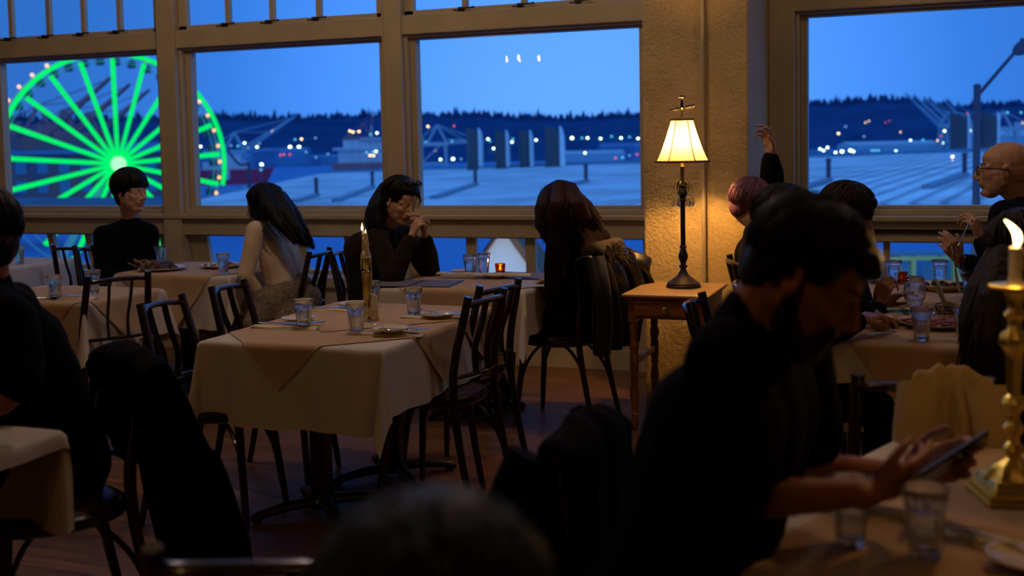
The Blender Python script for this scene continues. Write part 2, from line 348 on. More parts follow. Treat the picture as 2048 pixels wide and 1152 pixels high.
# ------------------------------------------------------------------ things
def tag(o, label, cat, group=None, kind=None):
    if label: o['label'] = label
    if cat: o['category'] = cat
    if group: o['group'] = group
    if kind: o['kind'] = kind
    return o
def thing(name, label, cat, loc=(0, 0, 0), rz=0, group=None):
    o = bpy.data.objects.new(name, None); COL.objects.link(o); o.location = loc; o.rotation_euler = (0, 0, rz); o.empty_display_size = .05
    return tag(o, label, cat, group)
def struct(o): o['kind'] = 'structure'; return o
def dup(root, loc, rz, label=None, group=None):
    r = root.copy(); COL.objects.link(r); r.location = loc; r.rotation_euler = (0, 0, rz)
    if label: r['label'] = label
    if group: r['group'] = group
    for ch in list(root.children):
        c = ch.copy(); COL.objects.link(c); c.parent = r
        for g in list(ch.children):
            d = g.copy(); COL.objects.link(d); d.parent = c
    return r
setup_materials()

# ================================================================== THE ROOM
WY = 7.2            # inner face of the window wall
XL, XR, YB = -9.0, 2.6, -4.5
CZ = 4.1
struct(MB().bx(XL, XR, YB, WY + .3, -.12, 0).build('floor', MT['floor'], smooth=False))
struct(MB().bx(XL, XR, YB, WY + .3, CZ, CZ + .12).build('ceiling', MT['ceiling'], smooth=False))
struct(MB().bx(XL - .15, XL, YB, WY + .3, 0, CZ).build('wall_left', MT['wall'], smooth=False))
struct(MB().bx(XR, XR + .15, YB, WY + .3, 0, CZ).build('wall_right', MT['wall'], smooth=False))
struct(MB().bx(XL, XR, YB - .15, YB, 0, CZ).build('wall_back', MT['wall'], smooth=False))
# window wall: below the windows, above them, plain strips at the ends
w = MB(); w.bx(XL, XR, WY, WY + .2, 0, .50); w.bx(XL, XR, WY, WY + .2, 3.45, CZ); w.bx(XL, -7.35, WY, WY + .2, .50, 3.45); w.bx(1.75, XR, WY, WY + .2, .5, 3.45)
struct(w.build('wall_front', MT['frame'], smooth=False))
c = MB().bx(-1.573, -.975, 6.35, WY + .2, 0, CZ)
co = c.build('wall_pier', MT['concrete'], smooth=False, bevel=.012); struct(co)

def window(idx, x0, x1, px0, px1, mullions, panes_low, lean, gaps=None, single_low=False):
    """x0,x1 frame outer; px0,px1 clear glass of the big fixed light"""
    root = bpy.data.objects.new('window_%d' % idx, None); COL.objects.link(root); root.location = (x0, WY, .5); root['kind'] = 'structure'
    of = (x0, WY, .5)
    f = MB(); 
    # posts
    f.bx(x0, px0 - .07, WY - .05, WY + .12, .5, 3.45); f.bx(px1 + .07, x1, WY - .05, WY + .12, .5, 3.45)
    # transom, sill, apron
    f.bx(x0, x1, WY - .03, WY + .12, 2.285, 2.42)
    f.bx(x0, x1, WY - .06, WY + .12, 1.0, 1.035)
    f.bx(x0, x1, WY - .02, WY + .12, .875, 1.0)
    f.bx(x0, x1, WY - .03, WY + .12, 3.3, 3.45); f.bx(x0, x1, WY - .03, WY + .12, .5, .575)
    f.build('window_frame', MT['frame'], root, False, bevel=.008, off=of)
    s = MB()  # stepped stops round the big light
    for k, (a, b, d0, d1) in enumerate(((.07, .045, .0, .12), (.045, 0, .045, .12))):
        s.bx(px0 - a, px0 - b, WY + d0, WY + d1, 1.035, 2.285); s.bx(px1 + b, px1 + a, WY + d0, WY + d1, 1.035, 2.285)
        s.bx(px0 - b, px1 + b, WY + d0, WY + d1, 2.285 - (.016 if k == 0 else .03), 2.285 - (0 if k == 0 else .016)); s.bx(px0 - b, px1 + b, WY + d0, WY + d1, 1.035 + (0 if k == 0 else .035), 1.07 if k == 0 else 1.094)
    s.build('glazing_stop', MT['frame'], root, False, bevel=.004, off=of)
    MB().bx(px0 - .03, px1 + .03, WY + .085, WY + .091, 1.08, 2.27).build('window_pane', MT['pane'], root, False, off=of)
    # upper casement with thin glazing bars
    u = MB(); u.bx(px0 - .07, px1 + .07, WY + .02, WY + .07, 2.42, 2.455); u.bx(px0 - .07, px0, WY + .02, WY + .07, 2.42, 3.3); u.bx(px1, px1 + .07, WY + .02, WY + .07, 2.42, 3.3); u.bx(px0 - .07, px1 + .07, WY + .02, WY + .07, 3.24, 3.3)
    for m in mullions: u.bx(m - .02, m + .02, WY + .025, WY + .065, 2.455, 3.24)
    u.build('upper_sash', MT['frame'], root, False, bevel=.004, off=of)
    MB().bx(px0 - .02, px1 + .02, WY + .043, WY + .047, 2.44, 3.26).build('upper_pane', MT['pane'], root, False, off=of)
    for m in mullions:
        l = MB(); l.bx(m - .03, m + .005, WY - .02, WY + .02, 2.425, 2.452); l.beam((m - .01, WY - .025, 2.438), (m + .085, WY - .02, 2.446), .012, .01); l.ell((m + .085, WY - .02, 2.446), .008); l.beam((m - .03, WY - .025, 2.43), (m - .06, WY - .03, 2.43), .01)
        l.build('sash_latch', MT['iron'], root, off=of)
    # lower ventilator lights, hinged at the top
    z1, z0 = .872, .578
    lo = MB(); edges = panes_low
    MR = Matrix.Rotation(lean, 3, 'X'); hinge = V((0, WY + .05, z1))
    def tr(x, y, z): q = MR @ V((0, y, z - z1)); return V((x, hinge.y + q.y, z1 + q.z))
    def bar(mb, xa, xb, za, zb, ya=-.02, yb=.02):
        vs = [tr(x, y, z) for z in (za, zb) for x, y in ((xa, ya), (xb, ya), (xb, yb), (xa, yb))]
        mb.add(vs, [(3, 2, 1, 0), (4, 5, 6, 7), (0, 1, 5, 4), (1, 2, 6, 5), (2, 3, 7, 6), (3, 0, 4, 7)])
    for (a, b) in edges: bar(lo, a, b, z0, z1)
    bar(lo, edges[0][0], edges[-1][1], z0, z0 + .035); bar(lo, edges[0][0], edges[-1][1], z1 - .004, z1)
    lo.build('lower_sash', MT['frame'], root, False, bevel=.003, off=of)
    g = MB(); bar(g, edges[0][0] + .01, edges[-1][1] - .01, z0 + .01, z1 - .004, .002, .006); g.build('lower_pane', MT['pane'], root, False, off=of)
    return root
window(1, -7.35, -5.53, -7.15, -5.60, [-7.0,-6.62, -6.275, -5.93], [(-7.2, -7.12), (-6.74,-6.68), (-6.36, -6.30), (-5.98, -5.92), (-5.64, -5.56)], R(14))
window(2, -5.53, -3.62, -5.298, -3.701, [-4.94, -4.56, -4.17], [(-5.36, -5.20), (-4.86, -4.77), (-4.42, -4.35), (-4.02, -3.955), (-3.70, -3.64)], R(12))
window(3, -3.62, -1.575, -3.413, -1.815, [-3.03, -2.6, -2.2], [(-3.50, -3.41), (-3.06, -2.985), (-2.62, -2.55), (-2.18, -2.11), (-1.80, -1.72)], R(1))
window(4, -.975, 1.75, -.748, 1.5, [-.35, .2, .75, 1.2], [(-.85, -.78), (-.30, -.26), (.45, .50), (1.5, 1.58)], R(1))
# dark shadow gap rail under the right window's sill
struct(MB().bx(-.86, 1.6, WY - .035, WY - .02, .93, .955).build('trim_1', MT['iron'], smooth=False))
# skirting
struct(MB().bx(XL, -1.59, WY - .02, WY, 0, .14).build('baseboard_front', MT['frame'], smooth=False, bevel=.004))
# conduit running up the concrete pier
t = MB(); t.tube([(-1.222, 6.325, 0), (-1.222, 6.325, CZ)], .0125, 12)
o = tag(t.build('conduit_pipe', MT['conduit']), 'painted conduit pipe running straight up the concrete pier behind the lamp', 'pipe')

# ================================================================== CHANDELIERS behind the camera (they light the room)
def chandelier(loc, label, n=5, r=.22):
    t = thing('chandelier', label, 'chandelier', loc, 0, 'chandeliers over the dining room')
    b = MB(); b.lathe([(.002, -.12), (.03, -.1), (.02, -.05), (.045, 0), (.02, .06), (.012, .3), (.008, CZ - loc[2] - .02)], seg=12)
    for k in range(n):
        a = 2 * pi * k / n + .3; d = V((cos(a), sin(a), 0))
        b.tube([d * .02, d * r * .5 + V((0, 0, -.08)), d * r * .95 + V((0, 0, -.04)), d * r + V((0, 0, .02))], .006, 6, sub=4)
        b.lathe([(.02, .02), (.024, .028), (.011, .03), (.011, .1)], d * r, 10)
    b.build('chandelier_frame', MT['iron'], t)
    for k in range(n):
        a = 2 * pi * k / n + .3; d = V((cos(a), sin(a), 0)) * r
        MB().lathe([(.002, .1), (.013, .115), (.015, .13), (.008, .155), (.001, .175)], d, 10).build('flame_bulb', MT['chand'], t)
    return t
MT['chand'] = emitter('chandelier_bulb', (1, .5, .2), 55)
CH = [((-4.775, 13.1, 2.454), 'y=1.3'),]
chandelier((CH[0][0][0], 1.30, CH[0][0][2]), 'iron candle-bulb chandelier hanging nearest the long centre line of the room')
q = (-10.043, 11.69, 3.072); chandelier((q[0], 2.8, q[2]), 'iron candle-bulb chandelier hanging over the left tables', 6, .30)
q = (-0.528, 13.6, 2.964); chandelier((q[0], .8, q[2]), 'iron candle-bulb chandelier hanging over the right tables', 5, .2)

# ================================================================== TABLE LAMP and its table
L0 = V((-1.265, 5.965, .728))
t = thing('table_lamp', 'tall bronze buffet lamp with cream panelled shade, glowing against the concrete pier', 'lamp', L0)
b = MB(); b.lathe([(.092, 0), (.092, .008), (.086, .014), (.088, .02), (.078, .026), (.066, .034), (.05, .046), (.03, .062), (.018, .085), (.014, .098), (.022, .104), (.024, .112), (.014, .118), (.014, .125)], seg=32, fl=lambda a, i: 1 + (.012 * cos(20 * a) if 4 <= i <= 6 else 0))
b.build('lamp_base', MT['iron'], t)
b = MB(); b.lathe([(.012, .12), (.018, .135), (.026, .155), (.026, .17), (.018, .19), (.014, .205), (.019, .21), (.019, .216), (.013, .222), (.0125, .30), (.012, .44), (.0125, .452), (.02, .458), (.021, .466), (.014, .472), (.024, .49), (.027, .503), (.021, .52), (.014, .53), (.02, .535), (.02, .541), (.010, .546)], seg=20, fl=lambda a, i: 1 + (.05 * cos(10 * a) if 9 <= i <= 10 else 0))
b.build('lamp_stem', MT['iron'], t)
b = MB(); b.lathe([(.0125, .545), (.0125, .64), (.014, .642), (.009, .648), (.009, .672)], seg=16); b.build('candle_sleeve', MT['brass'], t)
# flared six-panel shade, square-ish oval
def shade_r(u): return .140 + (.058 - .140) * (u ** .78)
N = 6
def shp(k, u, inset=0):
    a = 2 * pi * (k) / N + .18; r = shade_r(u) - inset
    return V((r * cos(a), r * sin(a), .668 + u * .222))
b = MB()
for k in range(N):
    b.grid(lambda i, j: shp(k, j).lerp(shp(k + 1, j), i) * 1.0, 6, 10)
sh = b.build('lamp_shade', MT['shade'], t, auto=False)
b = MB()
for k in range(N): b.tube([shp(k, j / 10, -.001) for j in range(11)], .0026, 6)
for u in (0, 1): b.tube([shp(k, u, -.001) for k in range(N)], .0046, 6, closed=True, flat=1.3)
b.build('shade_trim', MT['trim'], sh)
b = MB(); b.lathe([(.003, .66), (.012, .675), (.024, .70), (.028, .725), (.022, .752), (.006, .765)], seg=16); b.build('light_bulb', MT['bulb'], t)
b = MB(); b.tube([V((0, -.055, .69)), V((0, -.06, .78)), V((0, -.02, .875)), V((0, 0, .885)), V((0, .02, .875)), V((0, .06, .78)), V((0, .055, .69))], .0015, 6, sub=4)
for k in range(0, N, 2): b.beam((0, 0, .886), shp(k, 1), .002)
b.build('harp', MT['brass'], t)
b = MB(); b.lathe([(.006, .885), (.009, .895), (.005, .90), (.007, .925), (.004, .94), (.011, .95), (.006, .957), (.004, .96)], seg=12); b.build('finial_stem', MT['brass'], t)
b = MB(); b.lathe([(.004, .955), (.008, .965), (.007, .985), (.004, .992), (.006, .998), (.012, 1.003), (.018, 1.008), (.014, 1.014), (.004, 1.018)], seg=12, fl=lambda a, i: 1 + (.2 * cos(5 * a) if i > 5 else 0))
b.ell((0, 0, .955), .009)
for sgn in (-1, 1):     # leafy arrow
    n = 6
    for k in range(n):
        x = sgn * (.012 + .0085 * k); w2 = .016 * (1 - k / n * (.7 if sgn < 0 else .15)); zz = .952 + .012 * (sgn * (.012 + .0085 * k)) / .06
        b.add([(x, 0, zz - .002), (x + sgn * .013, .002, zz + w2), (x + sgn * .011, -.002, zz + .003)], [(0, 1, 2), (2, 1, 0)]); b.add([(x, 0, zz + .002), (x + sgn * .013, .002, zz - w2 * .8), (x + sgn * .011, -.002, zz - .003)], [(0, 1, 2), (2, 1, 0)])
    b.beam((0, 0, .952), (sgn * .068, 0, .952 + sgn * .013), .005)
o = b.build('finial', MT['iron'], t, smooth=False, auto=False); o.rotation_euler = (0, 0, .35)
for k, a in enumerate((.3, 1.35, 2.4, 3.5, 4.55, 5.6)):
    d = V((cos(a), sin(a), 0)); b = MB(); b.tube([V((0, 0, .552)), d * .022 + V((0, 0, .566)), d * .042 + V((0, 0, .548)), d * .05 + V((0, 0, .505))], [.003, .005, .005, .001], 6, flat=.4, sub=3)
    b.build('leaf_arm', MT['iron'], t); p = d * .052
    b = MB(); b.ell(p + V((0, 0, .492)), .006, seg=8, rings=6); b.lathe([(.0005, -.035), (.009, -.024), (.010, -.014), (.006, .004), (.001, .014)], p + V((0, 0, .462)), 8, fl=None); b.build('crystal_drop', MT['crystal'], t, smooth=False)

t = thing('side_table', 'small cherry wood side table with turned legs and one drawer, holding the lamp', 'table', (-1.29, 5.90, 0))
b = MB(); b.bx(-.225, .225, -.285, .285, .708, .724); b.build('table_top', MT['sidetop'], t, False, bevel=.006)
b = MB(); b.bx(-.213, .213, -.272, .272, .697, .708); b.build('top_moulding', MT['sidewood'], t, False, bevel=.004)
b = MB(); b.bx(-.20, .20, -.255, .255, .595, .697); b.build('apron', MT['sidewood'], t, False, bevel=.003)
d = MB().bx(-.165, .165, -.268, -.250, .61, .69).build('drawer', MT['sidewood'], t, False, bevel=.004)
MB().lathe([(.006, 0), (.006, .01), (.014, .016), (.014, .022), (.004, .027)], (0, -.268, .65), 14, ax=Matrix.Rotation(pi / 2, 3, 'X')).build('drawer_knob', MT['brass'], d)
leg = [(.012, 0), (.018, .02), (.024, .05), (.017, .075), (.022, .09), (.016, .10), (.019, .13), (.025, .20), (.016, .27), (.022, .285), (.018, .30), (.023, .315), (.023, .40), (.018, .41), (.024, .43), (.027, .46), (.018, .485), (.023, .50), (.019, .52), (.026, .545), (.02, .56), (.024, .575)]
for sx in (-1, 1):
    for sy in (-1, 1): b = MB(); b.lathe(leg, (sx * .175, sy * .228, 0), 16); b.bx(sx * .175 - .024, sx * .175 + .024, sy * .228 - .024, sy * .228 + .024, .575, .6); b.build('leg', MT['sidewood'], t)
for sx in (-1, 1): MB().box((sx * .175, 0, .36), (.02, .41, .03)).build('stretcher', MT['sidewood'], t, False, bevel=.004)

# ================================================================== OUTSIDE
SEA = -24.0
b = MB(); b.bx(-4200, 2600, 9, 4200, SEA - .5, SEA)
o = b.build('bay_water', MT['bay'], smooth=False); struct(o)
# ---- wooded headland across the bay
HR = [(-300, 236), (0, 234), (100, 240), (200, 236), (380, 235), (460, 232), (520, 236), (600, 236), (700, 232), (760, 230), (830, 232), (950, 229), (1000, 231), (1060, 233), (1150, 236), (1240, 230), (1280, 231), (1400, 226), (1600, 208), (1700, 203), (1760, 197), (1820, 200), (1860, 207), (1900, 214), (1980, 210), (2060, 205), (2300, 200)]
RIDGE = [(-2650.4,1903.4,103.9),(-2632.6,1910.0,102.6),(-2614.7,1916.7,103.1),(-2596.8,1923.3,102.1),(-2579.0,1930.0,101.8),(-2561.1,1936.9,103.6),(-2543.2,1943.6,103.7),(-2525.4,1950.1,100.5),(-2507.5,1956.9,102.4),(-2489.6,1963.6,102.3),(-2471.8,1970.1,99.4),(-2453.9,1977.0,101.1),(-2436.0,1983.6,99.7),(-2418.2,1990.3,100.7),(-2400.3,1997.0,99.9),(-2382.4,2003.8,101.4),(-2364.6,2010.4,99.5),(-2346.7,2017.0,98.4),(-2328.8,2023.8,99.4),(-2310.9,2030.4,98.4),(-2293.1,2037.1,98.4),(-2275.2,2044.0,100.3),(-2257.3,2050.5,97.6),(-2239.5,2057.2,97.9),(-2221.6,2064.0,98.7),(-2203.8,2070.8,99.5),(-2185.9,2077.2,96.2),(-2168.0,2084.0,97.4),(-2150.1,2090.7,96.3),(-2132.3,2097.3,95.5),(-2114.4,2104.0,95.8),(-2096.5,2110.7,94.8),(-2078.7,2117.4,95.5),(-2060.8,2123.9,92.6),(-2042.9,2130.6,92.3),(-2025.0,2137.1,89.1),(-2007.2,2143.7,87.8),(-1989.3,2150.5,89.1),(-1971.4,2157.2,88.4),(-1953.6,2163.9,88.5),(-1935.7,2170.4,86.2),(-1917.8,2177.3,88.5),(-1900.0,2184.0,88.2),(-1882.1,2190.8,89.8),(-1864.2,2197.5,89.2),(-1846.4,2204.2,89.4),(-1828.5,2210.9,89.3),(-1810.6,2217.5,88.2),(-1792.8,2224.2,87.9),(-1774.9,2230.8,86.5),(-1757.0,2237.6,87.1),(-1739.1,2244.2,85.9),(-1721.3,2250.9,85.9),(-1703.4,2257.6,85.2),(-1685.5,2264.3,86.1),(-1667.7,2271.2,87.6),(-1649.8,2277.7,85.5),(-1631.9,2284.4,85.4),(-1614.1,2291.2,86.0),(-1596.2,2298.0,87.6),(-1578.4,2304.7,87.4),(-1560.5,2311.4,87.5),(-1542.6,2317.8,83.7),(-1524.7,2324.5,83.0),(-1506.9,2331.2,82.7),(-1489.0,2337.9,83.1),(-1471.1,2344.4,79.9),(-1453.2,2351.1,79.1),(-1435.4,2358.0,81.9),(-1417.5,2364.5,79.2),(-1399.7,2371.3,81.0),(-1381.8,2378.1,82.3),(-1363.9,2384.8,82.2),(-1346.1,2391.4,80.9),(-1328.2,2398.1,80.9),(-1310.3,2405.1,84.3),(-1292.5,2411.7,82.5),(-1274.6,2418.6,84.8),(-1256.7,2425.1,82.7),(-1238.9,2431.9,84.0),(-1221.0,2438.4,81.2),(-1203.1,2445.0,79.9),(-1185.3,2451.8,80.7),(-1167.4,2458.3,78.0),(-1149.5,2465.2,80.5),(-1131.7,2472.0,81.4),(-1113.8,2478.6,79.7),(-1095.9,2485.4,81.8),(-1078.1,2492.1,81.3),(-1060.2,2498.8,80.7),(-1042.3,2505.4,80.1),(-1024.5,2512.2,81.3),(-1006.6,2518.9,80.6),(-988.7,2525.3,76.5),(-970.8,2532.1,77.4),(-953.0,2538.5,74.1),(-935.1,2545.2,73.3),(-917.2,2552.0,74.2),(-899.4,2558.6,72.9),(-881.5,2565.2,71.7),(-863.6,2571.8,70.2),(-845.7,2578.5,69.4),(-827.9,2585.1,68.5),(-810.0,2591.7,67.3),(-792.1,2598.4,66.8),(-774.3,2605.3,69.3),(-756.4,2612.1,70.5),(-738.5,2618.8,70.3),(-720.7,2625.7,73.0),(-702.8,2632.4,73.2),(-684.9,2638.9,69.9),(-667.1,2645.6,70.7),(-649.2,2652.3,70.7),(-631.4,2659.2,73.1),(-613.5,2665.9,72.1),(-595.6,2672.6,71.9),(-577.8,2679.4,74.3),(-559.9,2686.0,72.6),(-542.0,2692.8,73.0),(-524.2,2699.7,75.7),(-506.3,2706.3,75.0),(-488.5,2713.2,76.9),(-470.6,2719.9,77.5),(-452.7,2726.8,80.0),(-434.9,2733.5,80.1),(-417.0,2740.3,81.4),(-399.2,2747.3,85.3),(-381.3,2754.1,86.5),(-363.4,2760.7,85.6),(-345.6,2767.5,85.9),(-327.7,2774.5,89.8),(-309.9,2781.2,90.4),(-292.0,2787.9,90.7),(-274.2,2794.8,92.3),(-256.3,2801.5,92.7),(-238.4,2808.3,93.5),(-220.6,2815.0,93.9),(-202.7,2821.7,93.7),(-184.8,2828.6,95.8),(-167.0,2835.4,97.0),(-149.1,2842.1,97.2),(-131.3,2849.1,101.4),(-113.4,2855.6,98.8),(-95.5,2862.2,96.9),(-77.7,2868.9,97.1),(-59.8,2875.5,96.1),(-41.9,2881.8,90.3),(-24.0,2888.4,88.7),(-6.1,2894.9,85.1),(11.8,2901.3,80.6),(29.7,2907.6,75.9),(47.5,2914.5,78.6),(65.4,2921.2,78.4),(83.3,2928.0,79.0),(101.1,2934.6,77.8),(119.0,2941.5,79.8),(136.9,2948.1,79.1),(154.7,2955.1,82.4),(172.6,2961.8,82.6),(190.4,2968.5,82.3),(208.3,2975.2,82.3),(226.2,2982.0,83.9),(244.0,2988.8,84.7),(261.9,2995.5,85.1),(279.8,3002.1,83.7),(297.6,3008.9,84.9),(315.5,3015.5,82.8),(333.4,3022.2,82.7),(351.2,3029.1,85.1),(369.1,3035.7,84.7),(387.0,3042.3,82.9),(404.8,3049.1,83.5),(422.7,3055.7,83.0),(440.5,3062.6,84.6),(458.4,3069.3,85.4),(476.3,3076.0,84.9),(494.2,3082.6,82.7),(512.0,3089.4,84.2),(529.9,3096.0,83.6),(547.8,3102.7,83.0),(565.6,3109.4,82.6),(583.5,3116.1,82.3),(601.4,3122.6,80.1),(619.2,3129.5,82.4),(637.1,3136.2,82.6),(655.0,3142.7,78.9),(672.8,3149.4,78.8),(690.7,3156.0,78.0),(708.6,3162.8,79.6),(726.5,3169.4,77.4),(744.3,3176.1,77.1),(762.2,3182.9,79.3),(780.1,3189.5,77.0),(797.9,3196.1,76.4)]
SHORE = [(-2257.3,1615.8,-24.0),(-2242.1,1621.5,-24.0),(-2226.8,1627.2,-24.0),(-2211.6,1632.9,-24.0),(-2196.4,1638.6,-24.0),(-2181.2,1644.3,-24.0),(-2166.0,1650.0,-24.0),(-2150.7,1655.6,-24.0),(-2135.5,1661.3,-24.0),(-2120.3,1667.0,-24.0),(-2105.1,1672.7,-24.0),(-2089.9,1678.4,-24.0),(-2074.6,1684.1,-24.0),(-2059.4,1689.8,-24.0),(-2044.2,1695.5,-24.0),(-2029.0,1701.2,-24.0),(-2013.8,1706.9,-24.0),(-1998.5,1712.6,-24.0),(-1983.3,1718.3,-24.0),(-1968.1,1724.0,-24.0),(-1952.9,1729.6,-24.0),(-1937.6,1735.3,-24.0),(-1922.4,1741.0,-24.0),(-1907.2,1746.7,-24.0),(-1892.0,1752.4,-24.0),(-1876.8,1758.1,-24.0),(-1861.5,1763.8,-24.0),(-1846.3,1769.5,-24.0),(-1831.1,1775.2,-24.0),(-1815.9,1780.9,-24.0),(-1800.7,1786.6,-24.0),(-1785.4,1792.3,-24.0),(-1770.2,1798.0,-24.0),(-1755.0,1803.6,-24.0),(-1739.8,1809.3,-24.0),(-1724.5,1815.0,-24.0),(-1709.3,1820.7,-24.0),(-1694.1,1826.4,-24.0),(-1678.9,1832.1,-24.0),(-1663.7,1837.8,-24.0),(-1648.4,1843.5,-24.0),(-1633.2,1849.2,-24.0),(-1618.0,1854.9,-24.0),(-1602.8,1860.6,-24.0),(-1587.5,1866.3,-24.0),(-1572.3,1872.0,-24.0),(-1557.1,1877.7,-24.0),(-1541.9,1883.3,-24.0),(-1526.7,1889.0,-24.0),(-1511.4,1894.7,-24.0),(-1496.2,1900.4,-24.0),(-1481.0,1906.1,-24.0),(-1465.8,1911.8,-24.0),(-1450.6,1917.5,-24.0),(-1435.3,1923.2,-24.0),(-1420.1,1928.9,-24.0),(-1404.9,1934.6,-24.0),(-1389.7,1940.3,-24.0),(-1374.5,1946.0,-24.0),(-1359.2,1951.7,-24.0),(-1344.0,1957.3,-24.0),(-1328.8,1963.0,-24.0),(-1313.6,1968.7,-24.0),(-1298.3,1974.4,-24.0),(-1283.1,1980.1,-24.0),(-1267.9,1985.8,-24.0),(-1252.7,1991.5,-24.0),(-1237.5,1997.2,-24.0),(-1222.2,2002.9,-24.0),(-1207.0,2008.6,-24.0),(-1191.8,2014.3,-24.0),(-1176.6,2020.0,-24.0),(-1161.4,2025.7,-24.0),(-1146.1,2031.3,-24.0),(-1130.9,2037.0,-24.0),(-1115.7,2042.7,-24.0),(-1100.5,2048.4,-24.0),(-1085.2,2054.1,-24.0),(-1070.0,2059.8,-24.0),(-1054.8,2065.5,-24.0),(-1039.6,2071.2,-24.0),(-1024.4,2076.9,-24.0),(-1009.1,2082.6,-24.0),(-993.9,2088.3,-24.0),(-978.7,2094.0,-24.0),(-963.5,2099.7,-24.0),(-948.3,2105.3,-24.0),(-933.0,2111.0,-24.0),(-917.8,2116.7,-24.0),(-902.6,2122.4,-24.0),(-887.4,2128.1,-24.0),(-872.1,2133.8,-24.0),(-856.9,2139.5,-24.0),(-841.7,2145.2,-24.0),(-826.5,2150.9,-24.0),(-811.3,2156.6,-24.0),(-796.0,2162.3,-24.0),(-780.8,2168.0,-24.0),(-765.6,2173.7,-24.0),(-750.4,2179.3,-24.0),(-735.2,2185.0,-24.0),(-719.9,2190.7,-24.0),(-704.7,2196.4,-24.0),(-689.5,2202.1,-24.0),(-674.3,2207.8,-24.0),(-659.0,2213.5,-24.0),(-643.8,2219.2,-24.0),(-628.6,2224.9,-24.0),(-613.4,2230.6,-24.0),(-598.2,2236.3,-24.0),(-582.9,2242.0,-24.0),(-567.7,2247.7,-24.0),(-552.5,2253.4,-24.0),(-537.3,2259.0,-24.0),(-522.1,2264.7,-24.0),(-506.8,2270.4,-24.0),(-491.6,2276.1,-24.0),(-476.4,2281.8,-24.0),(-461.2,2287.5,-24.0),(-445.9,2293.2,-24.0),(-430.7,2298.9,-24.0),(-415.5,2304.6,-24.0),(-400.3,2310.3,-24.0),(-385.1,2316.0,-24.0),(-369.8,2321.7,-24.0),(-354.6,2327.4,-24.0),(-339.4,2333.0,-24.0),(-324.2,2338.7,-24.0),(-309.0,2344.4,-24.0),(-293.7,2350.1,-24.0),(-278.5,2355.8,-24.0),(-263.3,2361.5,-24.0),(-248.1,2367.2,-24.0),(-232.8,2372.9,-24.0),(-217.6,2378.6,-24.0),(-202.4,2384.3,-24.0),(-187.2,2390.0,-24.0),(-172.0,2395.7,-24.0),(-156.7,2401.4,-24.0),(-141.5,2407.0,-24.0),(-126.3,2412.7,-24.0),(-111.1,2418.4,-24.0),(-95.9,2424.1,-24.0),(-80.6,2429.8,-24.0),(-65.4,2435.5,-24.0),(-50.2,2441.2,-24.0),(-35.0,2446.9,-24.0),(-19.7,2452.6,-24.0),(-4.5,2458.3,-24.0),(10.7,2464.0,-24.0),(25.9,2469.7,-24.0),(41.1,2475.4,-24.0),(56.4,2481.0,-24.0),(71.6,2486.7,-24.0),(86.8,2492.4,-24.0),(102.0,2498.1,-24.0),(117.2,2503.8,-24.0),(132.5,2509.5,-24.0),(147.7,2515.2,-24.0),(162.9,2520.9,-24.0),(178.1,2526.6,-24.0),(193.4,2532.3,-24.0),(208.6,2538.0,-24.0),(223.8,2543.7,-24.0),(239.0,2549.4,-24.0),(254.2,2555.0,-24.0),(269.5,2560.7,-24.0),(284.7,2566.4,-24.0),(299.9,2572.1,-24.0),(315.1,2577.8,-24.0),(330.3,2583.5,-24.0),(345.6,2589.2,-24.0),(360.8,2594.9,-24.0),(376.0,2600.6,-24.0),(391.2,2606.3,-24.0),(406.5,2612.0,-24.0),(421.7,2617.7,-24.0),(436.9,2623.4,-24.0),(452.1,2629.1,-24.0),(467.3,2634.7,-24.0),(482.6,2640.4,-24.0),(497.8,2646.1,-24.0),(513.0,2651.8,-24.0),(528.2,2657.5,-24.0),(543.4,2663.2,-24.0),(558.7,2668.9,-24.0),(573.9,2674.6,-24.0),(589.1,2680.3,-24.0),(604.3,2686.0,-24.0),(619.6,2691.7,-24.0),(634.8,2697.4,-24.0),(650.0,2703.1,-24.0),(665.2,2708.7,-24.0),(680.4,2714.4,-24.0)]
b = MB(); pts = RIDGE; n = len(pts); rows = 8; vs = []; fs = []
shore = SHORE
for i in range(n):
    top = V(pts[i]); s0 = V(shore[i])
    for j in range(rows + 1):
        t = j / rows; p = s0.lerp(top, t); p.z = SEA + (top.z - SEA) * (t ** .6)
        vs.append(p)
for i in range(n - 1):
    for j in range(rows): a = i * (rows + 1) + j; fs.append((a, a + rows + 1, a + rows + 2, a + 1))
b.add(vs, fs)
# conifer crowns along the brow
for i in range(n - 1):
    for q in range(9):
        t = rnd.random(); p = V(pts[i]).lerp(V(pts[i + 1]), t); h = rnd.uniform(6, 20) * (1.5 if rnd.random() < .12 else 1); w2 = rnd.uniform(4, 9)
        b.lathe([(w2, -14), (w2 * .8, h * .2), (w2 * .4, h * .7), (.2, h)], p + V((rnd.uniform(-20, 20), rnd.uniform(-20, 10), -3)), 6)
o = b.build('headland', MT['hill'], auto=False); struct(o)

